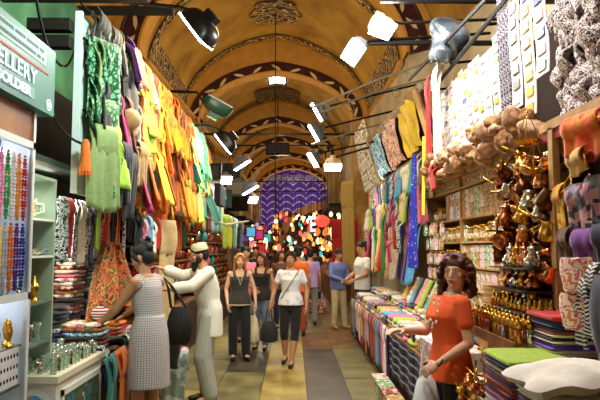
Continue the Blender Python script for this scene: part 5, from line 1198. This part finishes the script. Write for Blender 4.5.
def carry(loc, w_, h, mat, label, name='shopping_bag'):
    t = thing(name, label, 'bag', loc); n = 18
    mb = MB(); mb.loft([[V((a_ * math.cos(a), b_ * math.sin(a), z)) for a in [2 * PI * k / n for k in range(n)]] for z, a_, b_ in ((-h, w_ * .3, .04), (-h * .9, w_ * .5, .075), (-h * .5, w_ * .52, .08), (-h * .1, w_ * .35, .04), (0, w_ * .2, .02))]); mb.build('pouch', mat, t)
    mb = MB(); mb.tube([(-w_ * .2, 0, -.02), (-w_ * .1, 0, .14), (0, 0, .2), (w_ * .1, 0, .14), (w_ * .2, 0, -.02)], .01, 6); mb.build('handle', mat, t); return t
carry((-.34, 8.62, .62), .26, .3, BLK, 'dark shopping bag carried between the two walking women')
carry((-.62, 9.3, .62), .2, .42, cc('cream'), 'pale yellow shopping bag carried behind the blonde woman')
person('man in pink shirt walking behind the blonde woman', (-.85, 10.8, 0), fdir(.1, -1), 1.66, SK1, HBK, cc('pink'), cloth('#3a3c48'), DSH, fem=False, sleeves='long', hairstyle='short', vox=.01)
person('man in blue shirt and pale trousers standing and looking down at his hands', (.93, 12.4, 0), fdir(.55, -.85), 1.62, SK1, HBR, cloth('#6478b4'), M('beige_chino', '#c9b78c', r=.8), M('tan_shoe', '#8a6a44', r=.6), fem=False, sleeves='long', hairstyle='short', head=(.3, 0, .2), hem=.1,
       J=dict(EL=(.23, -.05, 1.14), WL=(.08, -.24, 1.06), ER=(-.23, -.05, 1.14), WR=(-.08, -.25, 1.05), KL=(.12, -.03, .5), AL=(.15, -.04, .085), TL=(.2, -.2, .03)), curl=(1, 1))
person('young dark-haired man in white T-shirt standing in profile behind the right counter', (1.33, 11.55, 0), fdir(-.9, -.4), 1.76, SK1, HBK, cloth('#dfe6e4'), cloth('#3a4460'), DSH, fem=False, sleeves='short', hairstyle='short', head=(.15, 0, 0), J=dict(EL=(.22, -.05, 1.12), WL=(.16, -.26, 1.02), ER=(-.22, -.05, 1.12), WR=(-.15, -.28, 1.0)))
# saleswoman in orange
ORG = M('orange_tee_fabric', '#f4622a', r=.8, var=.08, s=8)
m3 = person('saleswoman with curly dark hair in orange T-shirt standing by the counter', (1.02, 3.95, 0), fdir(-.97, -.25), 1.61, SK2, HRD, ORG, cloth('#1a1410'), DSH, sleeves='short', hairstyle='curly', hem=.1, head=(.05, 0, .7), vox=.006,
       J=dict(P=(0, .0, .95), SL=(.155, .01, 1.37), EL=(.215, .02, 1.12), WL=(.15, -.17, .99), N=(0, .03, 1.44), ER=(-.2, -.08, 1.15), WR=(-.14, -.28, 1.17), H=(.02, .045, 1.575)), handup=(V((.7, -.3, .5)), V((0, 0, 1))), curl=(.9, .4))
mb = MB(); rr = random.Random(5)
for k in range(16):
    a = rr.uniform(-.1, .1); z = rr.uniform(1.2, 1.42); mb.ell((a, -.128 - .012 * (z < 1.33), z), (.02, .004, .011), rot=(0, rr.uniform(-1, 1), 0), seg=8, rg=4)
mb.build('white_print', cc('white'), m3, label='white floral print on the orange shirt front')
mb = MB(); mb.tube([V((.0, 0, 0)) + V((.03 * math.cos(a), .03 * math.sin(a), 0)) for a in [2 * PI * k / 16 for k in range(17)]], .005, 6); mb.build('wristwatch', BLACKM, m3, loc=(.153, -.165, 1.0), rot=(1.0, 0, 0))
pb = carry((.845, 3.88, .84), .17, .32, M('white_plastic_bag_film', '#f8faff', r=.35, alpha=.95, var=.03), 'crumpled white plastic bag hanging from the saleswoman\'s hand')
# background passers-by, mostly from behind
bgp = [(.1, 11.6, 0, 1.66, 'orange', 'rust', 'person in orange top seen from behind among the far passers-by', 'short', False), (.38, 13.2, PI, 1.62, 'lilac', 'grey', 'person in lilac-grey shirt seen from behind to the left of the man in blue', 'short', False),
       (-.25, 12.6, .3, 1.6, 'brown', 'navy', 'woman in brown behind the woman in the white T-shirt', 'shoulder', True), (.6, 16.5, PI, 1.68, 'charcoal', 'black', 'distant person in dark clothes left of the man in blue', 'short', False), (.15, 17.5, .2, 1.65, 'white', 'navy', 'distant person in white top in the middle of the aisle', 'short', False),
       (-.9, 14.5, 0, 1.68, 'black', 'black', 'distant person in black top walking on the left side', 'short', False), (-.2, 20.0, PI, 1.7, 'magenta', 'black', 'farthest person in magenta top walking away', 'long', True)]
for x, y, f, h, c, lc, lb, hs, fe in bgp:
    person(lb, (x, y, 0), f if c != 'orange' else PI, h, SK1, HBK if c != 'brown' else HRD, cc(c), cc(lc), DSH, fem=fe, sleeves='short' if c != 'black' else 'long', hairstyle=hs, vox=.014)
# ------------------------------------------------------------------ lamps over the stalls
floodlight('large black floodlight with bright strip, on long arm above the left scarf wall', (-.92, 5.6, 3.72), (-.75, .25, -.6), .3, .44, HOOD, True, [(-1.1, 5.6, 3.95), (-2.3, 5.4, 4.0)], en=60, col=(1, .85, .6))
floodlight('bright white floodlight aimed down, left one of the pair at upper right', (.68, 6.6, 3.85), (-.45, -.6, -.65), .22, .34, GREYH, True, [(.9, 6.8, 4.05), (2.3, 6.8, 4.15)], en=25, roll=.9)
floodlight('bright floodlight with beige hood, right one of the pair at upper right', (.98, 6.4, 4.05), (.15, -.6, -.78), .3, .24, M('beige_lamp_hood', '#b09a80', r=.4), True, [(1.2, 6.5, 4.15), (2.3, 6.5, 4.2)], en=25, roll=.25)
floodlight('green-hooded lamp hanging over the aisle left of centre', (-1.0, 8.0, 3.6), (.35, .1, .75), .22, .42, GRNH, False, [(-1.3, 8.0, 3.75), (-2.6, 8.0, 3.8)])
floodlight('narrow black floodlight below the green-hooded lamp', (-1.05, 9.0, 3.22), (-.75, .1, -.6), .24, .4, HOOD, True, [(-1.3, 9.0, 3.5), (-2.6, 9, 3.5)], en=60, col=(1, .8, .5))
floodlight('small bright white floodlight far on the left at the end of the scarves', (-1.45, 13.0, 3.12), (.2, -.7, -.6), .26, .22, GREYH, True, None, en=10)
floodlight('cyan-white floodlight beyond the small one on the left', (-1.0, 15.0, 2.85), (.3, -.6, -.7), .26, .24, GREYH, True, None, en=15, col=(.7, 1, 1))
floodlight('thin tilted strip lamp above the far left stalls', (-1.15, 13.5, 3.52), (.4, -.2, -.9), .12, .5, GREYH, True, None)
floodlight('thin tilted strip lamp below its twin over the far left stalls', (-1.0, 14.0, 3.0), (.4, -.2, -.9), .12, .5, GREYH, True, None)
for i, (px, py, Y, aim) in enumerate([(317, 112, 10.5, (-.8, -.2, -.5)), (314, 133, 11.2, (-.8, -.2, -.5)), (313, 160, 12.0, (-.4, -.5, -.7))]):
    p = atY(px, py, Y); floodlight('bluish spot lamp, %s from top on rods from the right wall' % nth(i), tuple(p), aim, .12, .42, GREYH, True, [(2.2, Y, p.z + .5)], en=12)
p = atY(333, 167, 11.5); floodlight('wide lamp with orange and white shade on rods from right wall', tuple(p), (0, -.35, -.9), .36, .3, M('orange_white_shade', '#e0a868', r=.4, pat='stripe', cols=['#e8e0d0', '#e0a050'], s=5, axis='x'), True, [(2.2, 11.5, p.z + .6)], en=20, col=(1, .85, .6))
for i, (a, b) in enumerate([((.3, 9.5, 3.9), (2.4, 9.0, 4.6)), ((.4, 10.4, 4.0), (2.4, 10.2, 4.6)), ((.35, 11.2, 3.6), (2.4, 11.0, 4.1))]):
    mb = MB(); a, b = V(a), V(b); mb.tube([(0, 0, 0), (b - a) * .5 + V((0, 0, .05)), b - a], .018, 6)
    for k in range(5): t = (k + .5) / 5; c = (b - a) * t; mb.tube([c + V((.07 * math.cos(q), 0, .07 * math.sin(q) - .08)) for q in [2 * PI * w_ / 10 for w_ in range(11)]], .007, 5)
    mb.build('wall_bracket', M('pale_grey_iron', '#8a8672', r=.5, metal=.3), loc=a, label='pale scrolled iron bracket reaching from the right wall, %s from near side' % nth(i), cat='bracket', group='scrolled brackets from the right wall')
# lamps added out of view to light the goods on both sides
for y, nm_, am in ((3.2, 'nearest', (.75, .1, -.66)), (4.5, 'middle', (.75, .15, -.6)), (5.6, 'farthest', (.62, .6, -.5))):
    floodlight('added out-of-view lamp above the right goods, %s' % nm_, (.45, y, 4.75), am, .24, .5, HOOD, True, [(1.2, y, 4.95), (3.1, y, 4.95)], en=95 if nm_ == 'farthest' else 58, col=(1, .93, .86))
for y in (3.4,):
    floodlight('added lamp above the glass case and white cabinet, out of view overhead', (-.4, y, 3.6), (-.7, .5, -.55), .24, .5, HOOD, True, [(-1.2, y, 3.9), (-3.1, y, 3.9)], en=42, col=(.75, 1, .9))
# hanging plastic-wrapped bundle near the pair of lamps
mb = MB(); rr = random.Random(4)
mb.ell((0, 0, 0), (.18, .24, .22)); 
for k in range(14): mb.ell((rr.uniform(-.12, .12), rr.uniform(-.18, .18), rr.uniform(-.26, .18)), rr.uniform(.07, .13))
bm_ = rem(mb, .025, 12, .6)
hb_ = solid('wrapped_bundle', bm_, M('grey_plastic_wrap', '#5a6670', r=.25, coat=.5, pat='soft', cols=['#38424a', '#4a5660', '#6a7680'], s=5, bump=.6), None, label='dark grey plastic-wrapped bundle hanging at upper right behind the rails', cat='bundle'); hb_.location = (1.66, 6.25, 3.85)
for i, (y, z) in enumerate([(7.0, 4.1), (6.0, 4.2)]):
    mb = MB(); mb.box((0, 0, 0), (2.0, .05, .05)); mb.build('beam', IRON, loc=(1.9, y, z), smooth=False, label='%s dark iron bar reaching over the right stall' % ['farther', 'nearer'][i], cat='beam', group='iron bars over the right stall')
# ------------------------------------------------------------------ far left stalls, beyond the scarf wall
def bits(name, cat, lblf, y0, y1, x, zs, mats, mesh_list, group, dx=.06, step=.16, rz=Q, sc_=1):
    i = 0
    for zi, z in enumerate(zs):
        y = y0 + jit(.03); k = 0
        while y < y1:
            mn, mt = mats[(i * 7 + zi * 3) % len(mats)]; s_ = sc_ * rnd.uniform(.8, 1.2)
            inst(name, mesh_list[i % len(mesh_list)], mt, (x + jit(dx), y, z + jit(.02)), (0, 0, rz + jit(.5)), (s_, s_, s_), label=lblf(mn, nth(k), zi), cat=cat, group=group); y += step * rnd.uniform(.85, 1.15); i += 1; k += 1
lampm = MB(); lampm.lathe([(.001, -.1), (.03, -.095), (.065, -.06), (.08, 0), (.065, .06), (.03, .085), (.035, .095), (.03, .11), (.001, .115)], seg=14); lme = lampm.mesh('lantern'); lme.polygons.foreach_set('use_smooth', [True] * len(lme.polygons))
st = thing('shelf_unit', 'open shelves of small trinkets behind the man in white', 'shelf unit', (-2.2, 7.3, 0))
cbx('shelf', [((0, 0, z), (.45, 3.8, z + .02)) for z in (.75,)], WOOD, st)
for z in (1.0, 1.22, 1.44, 1.66, 1.88): cbx('shelf', [((0, 0, z), (.45, 3.8, z + .02))], WOOD, st)
cbx('back_panel', [((-.04, 0, 0), (0, 3.8, 2.1))], DARK, st); cbx('base', [((0, 0, 0), (.5, 3.8, .75))], M('counter_dark', '#3a2418'), st)
TR = [('brass', GOLD), ('copper', COPPER), ('white china', CHN[0]), ('red', M('enamel_red', COLN['red'], r=.2, coat=.5)), ('turquoise', M('enamel_turq', COLN['turquoise'], r=.2, coat=.5)), ('amber glass', M('jar_amber', '#a8701c')), ('silver', SILVER), ('pink', M('enamel_pink', COLN['pink'], r=.2, coat=.5))]
SN5 = ['lowest', 'second', 'third', 'fourth', 'fifth']
bits('vase', 'vase', lambda mn, k, zi: '%s vase %s from near end on the %s trinket shelf' % (mn, k, SN5[zi]), 7.4, 11.0, -1.88, [1.13, 1.35, 1.57, 1.79, 2.01], TR, [lme], 'vases on the trinket shelves', step=.15, sc_=.75)
# pale cloth pillar beside trinkets, hanging coats in dark
drape('curtain', .3, 1.25, cloth('#c8b07c'), (-1.5, 7.1, 1.95), Q - .4, 'beige cloth hanging like a column left of the man in white', cat='curtain', seed=101, taper=.95, bulge=.03)
for i, c in enumerate(['navy', 'pink', 'sky blue', 'white', 'red']):
    drape('scarf', .16, .32, cc(c), (-1.55, 5.9 + i * .2, 1.95 - .05 * (i % 2)), Q, '%s small pouch hanging left of the beige column cloth, %s along' % (c, nth(i)), seed=103 + i, cat='scarf', group='small pouches left of the beige column')
mb = MB(); mb.tube([(0, 0, 0), (.3, 1.5, -.12), (.6, 3.2, .02)], .02, 6); mb.build('pole', M('pale_pole', '#c8c0a8', r=.5), loc=(-1.55, 9.6, 2.2), label='pale pole with hanging cloths beyond the scarf wall', cat='pole')
for i in range(14):
    c = ['brown', 'rust', 'brown', 'tan', 'black', 'brown', 'rust', 'silver', 'sky blue', 'mint green', 'white', 'turquoise', 'white', 'lemon yellow'][i]
    drape('scarf', .3, .95, cc(c), (-1.75, 10.6 + i * .3, 2.95), Q, '%s long cloth %s along beyond the bright scarf wall' % (c, nth(i)), seed=110 + i % 4, taper=.9, group='long cloths beyond the scarf wall')
mb = MB(); mb.box((0, 0, 0), (.12, .9, .42)); mb.build('signboard', DARK, loc=(-1.5, 12.3, 2.72), smooth=False, label='small black signboard hanging beyond the brown cloths', cat='sign')
for i in range(9):
    c = ['lime green', 'lemon yellow', 'olive', 'mint green', 'white', 'black', 'purple', 'sky blue', 'white'][i]
    drape('scarf', .3, .7, cc(c), (-1.5, 13.2 + i * .45, 2.35), Q - .4, '%s cloth %s along on the farther left stall' % (c, nth(i)), seed=120 + i % 4, taper=.8, group='cloths on the farther left stall')
st = thing('shelf_unit', 'farther left stall with crowded shelves', 'shelf unit', (-2.3, 11.4, 0))
for z in (.7, 1.0, 1.25, 1.5, 1.75): cbx('shelf', [((0, 0, z), (.6, 5.4, z + .02))], WOOD, st)
cbx('back_panel', [((-.04, 0, 0), (0, 5.4, 2.3))], M('shelf_back_dark', '#2a1a10'), st); cbx('base', [((0, 0, 0), (.7, 5.4, .7))], M('counter_dark', '#3a2418'), st)
bits('vase', 'vase', lambda mn, k, zi: '%s vase %s from near end, %s row of the farther left stall' % (mn, k, SN5[zi]), 11.5, 16.6, -1.85, [.83, 1.13, 1.38, 1.63, 1.9], TR, [lme], 'vases on the farther left stall', step=.24, sc_=1.0)
# dark garments and flower bag at floor level behind the man
mb = MB(); 
drape('bag', .26, .42, cc('black'), (-1.22, 5.95, .9), .2, 'black cloth bag hanging low beside the man in white', cat='bag', seed=131, bulge=.12)
drape('bag', .26, .55, cloth('#b8b8b0', pat='noise', cols=['#c8c8c0', '#8a9a90', '#c8c8c0', '#c83a50'], s=5), (-1.2, 6.25, .62), .1, 'pale bag printed with a red flower standing left of the man in white', cat='bag', seed=132, bulge=.1, taper=.95)
for i, c in enumerate(['brown', 'teal', 'black', 'rust', 'navy']):
    drape('scarf', .24, .68, cc(c), (-1.5 + .02 * i, 5.3 + i * .35, .76), Q, '%s cloth hanging down the left counter front, %s along' % (c, nth(i)), seed=135 + i, group='cloths down the left counter front')
# ------------------------------------------------------------------ the far bazaar: glowing lanterns
LM = [('amber', M('lantern_amber', '#ff9a3c', emit=1.6, r=.4, var=.5)), ('warm white', M('lantern_warm', '#ffe0a8', emit=3.0, r=.4, var=.3)), ('red', M('lantern_red', '#e8381c', emit=1.0, r=.4, var=.3)), ('orange', M('lantern_orange', '#ff6a20', emit=1.2, r=.4, var=.3)), ('turquoise', M('lantern_turq', '#40d0d0', emit=.8, r=.4, var=.3)), ('dark', M('lantern_dark', '#4a2412', r=.4)), ('rose', M('lantern_rose', '#ff7a6a', emit=.9, r=.4))]
rr = random.Random(21)
cnt = 0
lampm.tube([(0, 0, .11), (0, 0, 2.0)], .006, 4, mi=1); lme2 = lampm.mesh('hung_lantern'); lme2.materials.append(IRON); lme2.materials.append(IRON); lme2.polygons.foreach_set('use_smooth', [True] * len(lme2.polygons))
zones = [(274, 342, 212, 256, 150, 'central'), (246, 276, 222, 252, 24, 'left'), (316, 342, 228, 264, 40, 'right')]
for zx0, zx1, zy0, zy1, num, zn in zones:
    pts = sorted((rr.uniform(zx0, zx1), rr.uniform(zy0, zy1)) for _ in range(num)); seen = {}
    for px, py in pts:
        Y = rr.uniform(19, 28) if zn != 'left' else rr.uniform(20, 26)
        p = atY(px, py, Y); p.x = min(p.x, axis(Y) + 2.3); nm, mt = rr.choice(LM + LM[:2] * 2 + LM[5:6] * 2); s_ = rr.uniform(.45, 1.15); k = seen.get(nm, 0); seen[nm] = k + 1
        inst('lantern', lme2, [mt, IRON], tuple(p), (0, 0, rr.uniform(0, 3)), (s_, s_, s_ * rr.uniform(.8, 1.3)), label='%s %s glass lantern from left in the %s cluster at the far end' % (nth(k), nm, zn), cat='lantern', group='lanterns in the %s cluster' % zn)
lt = thing('lantern', 'large red oval lantern with glowing base below the ochre arch', 'lantern', tuple(atY(322, 221, 19)))
mb = MB(); mb.lathe([(.001, -.2), (.12, -.18), (.24, -.06), (.25, .04), (.15, .15), (.04, .19), (.001, .2)], seg=20); mb.build('shade', M('red_lantern_shade', '#e8503c', emit=1.2, r=.4, var=.2), lt)
mb = MB(); mb.tube([(0, 0, .2), (0, 0, 1.0)], .012, 6); mb.build('cord', IRON, lt)
es_scale = .55
ck = thing('clock', 'round white clock-like disc lamp beside the red curtain', 'clock', tuple(atY(338, 232, 17)))
mb = MB(); mb.lathe([(.22, -.03), (.24, 0), (.22, .03), (.17, .03), (.17, -.03)], seg=24, rot=(Q, 0, 0), caps=False); mb.build('rim', M('lit_white_rim', '#f4e8e0', emit=1.5), ck); mb = MB(); mb.lathe([(.001, 0), (.17, 0), (.17, .02)], seg=24, rot=(Q, 0, 0)); mb.build('dial', M('pink_grey_dial', '#b08a90', r=.4), ck)
es = thing('hanging_sign', 'white lit sign shaped like a letter E at the far end', 'sign', tuple(atY(313, 224, 17.4)))
mb = MB(); mb.bx((-.16, 0, -.25), (-.05, .08, .25)); [mb.bx((-.06, 0, z), (.14, .08, z + .1)) for z in (-.25, -.05, .15)]; mb.build('letter', M('lit_sign_white', '#dce6f4', emit=.9), es, smooth=False); es.scale = (.55, 1, .9)
drape('curtain', .7, 1.7, cc('red'), tuple(atY(345, 220, 16.6)), -.3, 'tall red curtain hanging beside the right stone pier', cat='curtain', seed=141, taper=.95)
drape('curtain', .5, 2.2, cloth('#b8903c'), (1.42, 15.0, 3.3), -1.0, 'dull yellow cloth hanging on the right between pier and pale shawls', cat='curtain', seed=142, taper=.95)
for i, (px, py, c) in enumerate([(251, 232, 'sky blue'), (259, 235, 'magenta'), (261, 248, 'red'), (253, 245, 'pink'), (267, 238, 'turquoise'), (246, 238, 'purple'), (256, 226, 'lilac'), (264, 229, 'magenta'), (248, 250, 'turquoise'), (266, 250, 'red')]):
    p = atY(px, py, 19 + i); mb = MB(); mb.box((0, 0, 0), (.34, .1, .36)); mb.box((0, -.06, 0), (.26, .02, .28), mi=1)
    mb.build('light_box', [BLACKM, M('lit_' + c.replace(' ', '_'), COLN[c], emit=.7, r=.4)], smooth=False, loc=p, label='glowing %s display box in far left stalls, %s' % (c, {226: 'topmost', 229: 'second highest', 232: 'left of the middle', 250: 'lowest'}.get(py, 'in the middle')), cat='light box', group='glowing display boxes')
for i, (px, py) in enumerate([(297, 217), (303, 219), (309, 218), (330, 214)]):
    p = atY(px, py, 30); floodlight('far bright tube lamp %s from left under the ochre arch' % nth(i), tuple(p), (.3, -.5, -.8), .12, .4, GREYH, True, None)
# far stalls on both sides (walls of goods)
for sd, nm in ((-1, 'left'), (1, 'right')):
    for bi, (y0, y1) in enumerate(((18.0, 24.0), (25.2, 33.0), (34, 42))):
        st = thing('stall', 'dim stall of goods along the %s side, %s beyond the first pier' % (nm, nth(bi)), 'stall', ((min if sd > 0 else max)(axis(y0), axis(y1)) + sd * 2.52, y0, 0))
        w_ = .8; x0, x1 = (0, w_) if sd < 0 else (-w_, 0)
        cbx('base', [((x0, 0, 0), (x1, y1 - y0, .8))], WOOD, st); cbx('awning', [((x0, 0, 2.9), (x1, y1 - y0, 3.0))], DARK, st); cbx('back_panel', [((x0 + (0 if sd < 0 else .7), 0, .8), (x0 + (.1 if sd < 0 else .8), y1 - y0, 2.9))], M('far_goods', '#7a4a24', r=.7, pat='voro', cols=['#c8843c', '#2a1a10', '#8a3a20', '#e8c070', '#1c140e', '#5a6a4a', '#b85a3c'], s=6), st)
# stool pile on floor far right
for i in range(3):
    textile(.62, 15.5 + i * .3, 0 + .0, .5, .28, .3, PATT['red flowered'], 'red bundle on the floor behind the man in blue, %s' % nth(i))
# upper right pier wall niche
mb = MB(); mb.bx((-.02, 0, 0), (.06, 1.4, 1.4)); mb.build('cupboard', M('yellow_ochre_panel', '#c8943c', r=.6), loc=(1.95, 15.6, 1.2), smooth=False, label='yellow-ochre wooden panel beside the right pier', cat='panel')

for z_, e_ in ((4.6, 160), (2.2, 60)): point((axis(41) + .6, 41, z_), e_, (.9, .8, 1), .3)  # unseen fill lights added to brighten the purple wall
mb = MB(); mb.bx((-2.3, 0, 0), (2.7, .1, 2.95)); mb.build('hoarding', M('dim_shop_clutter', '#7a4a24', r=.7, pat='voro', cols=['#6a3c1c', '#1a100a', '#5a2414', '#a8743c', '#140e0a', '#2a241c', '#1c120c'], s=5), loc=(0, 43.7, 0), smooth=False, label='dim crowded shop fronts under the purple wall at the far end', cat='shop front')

for i, (y, z, c, w_, h_) in enumerate([(12.6, 3.25, 'charcoal', .9, .35), (14.2, 3.05, 'white', .8, .5), (15.2, 3.6, 'black', 1.0, .4), (16.4, 3.0, 'teal', .7, .5), (18.5, 3.5, 'grey', 1.2, .5), (20.5, 3.2, 'black', 1.2, .6), (22.5, 3.7, 'navy', 1.2, .6), (19.5, 4.1, 'charcoal', .8, .5)]):
    mb = MB(); mb.box((0, 0, 0), (w_, .1, h_)); mb.box((0, -.055, 0), (w_ * .86, .012, h_ * .7), mi=1)
    mb.build('signboard', [BLACKM, cc(c)], smooth=False, loc=(axis(y) - 1.55, y, z), rotz=jit(.3), label='%s signboard jutting over the far left shops, %s from near side' % (c, nth(i)), cat='sign', group='signboards over the far left shops')
for Y, e_ in ((3, 35), (7.5, 50), (12, 85), (16, 85), (20.5, 80), (27, 75), (32, 70), (37, 60)):
    point((axis(Y), Y, 4.6), e_, (1, .78, .45), .25)  # unseen warm fill lights added along the vault, without any lamp bodies
# ------------------------------------------------------------------ world and view
w = bpy.data.worlds.new('world'); sc.world = w; w.use_nodes = True
bg = w.node_tree.nodes['Background']; bg.inputs[0].default_value = (.75, .85, 1, 1); bg.inputs[1].default_value = .1
sc.view_settings.view_transform = 'Standard'; sc.view_settings.look = 'None'; sc.view_settings.gamma = 1; sc.view_settings.use_curve_mapping = False
sc.view_settings.exposure = 0.1
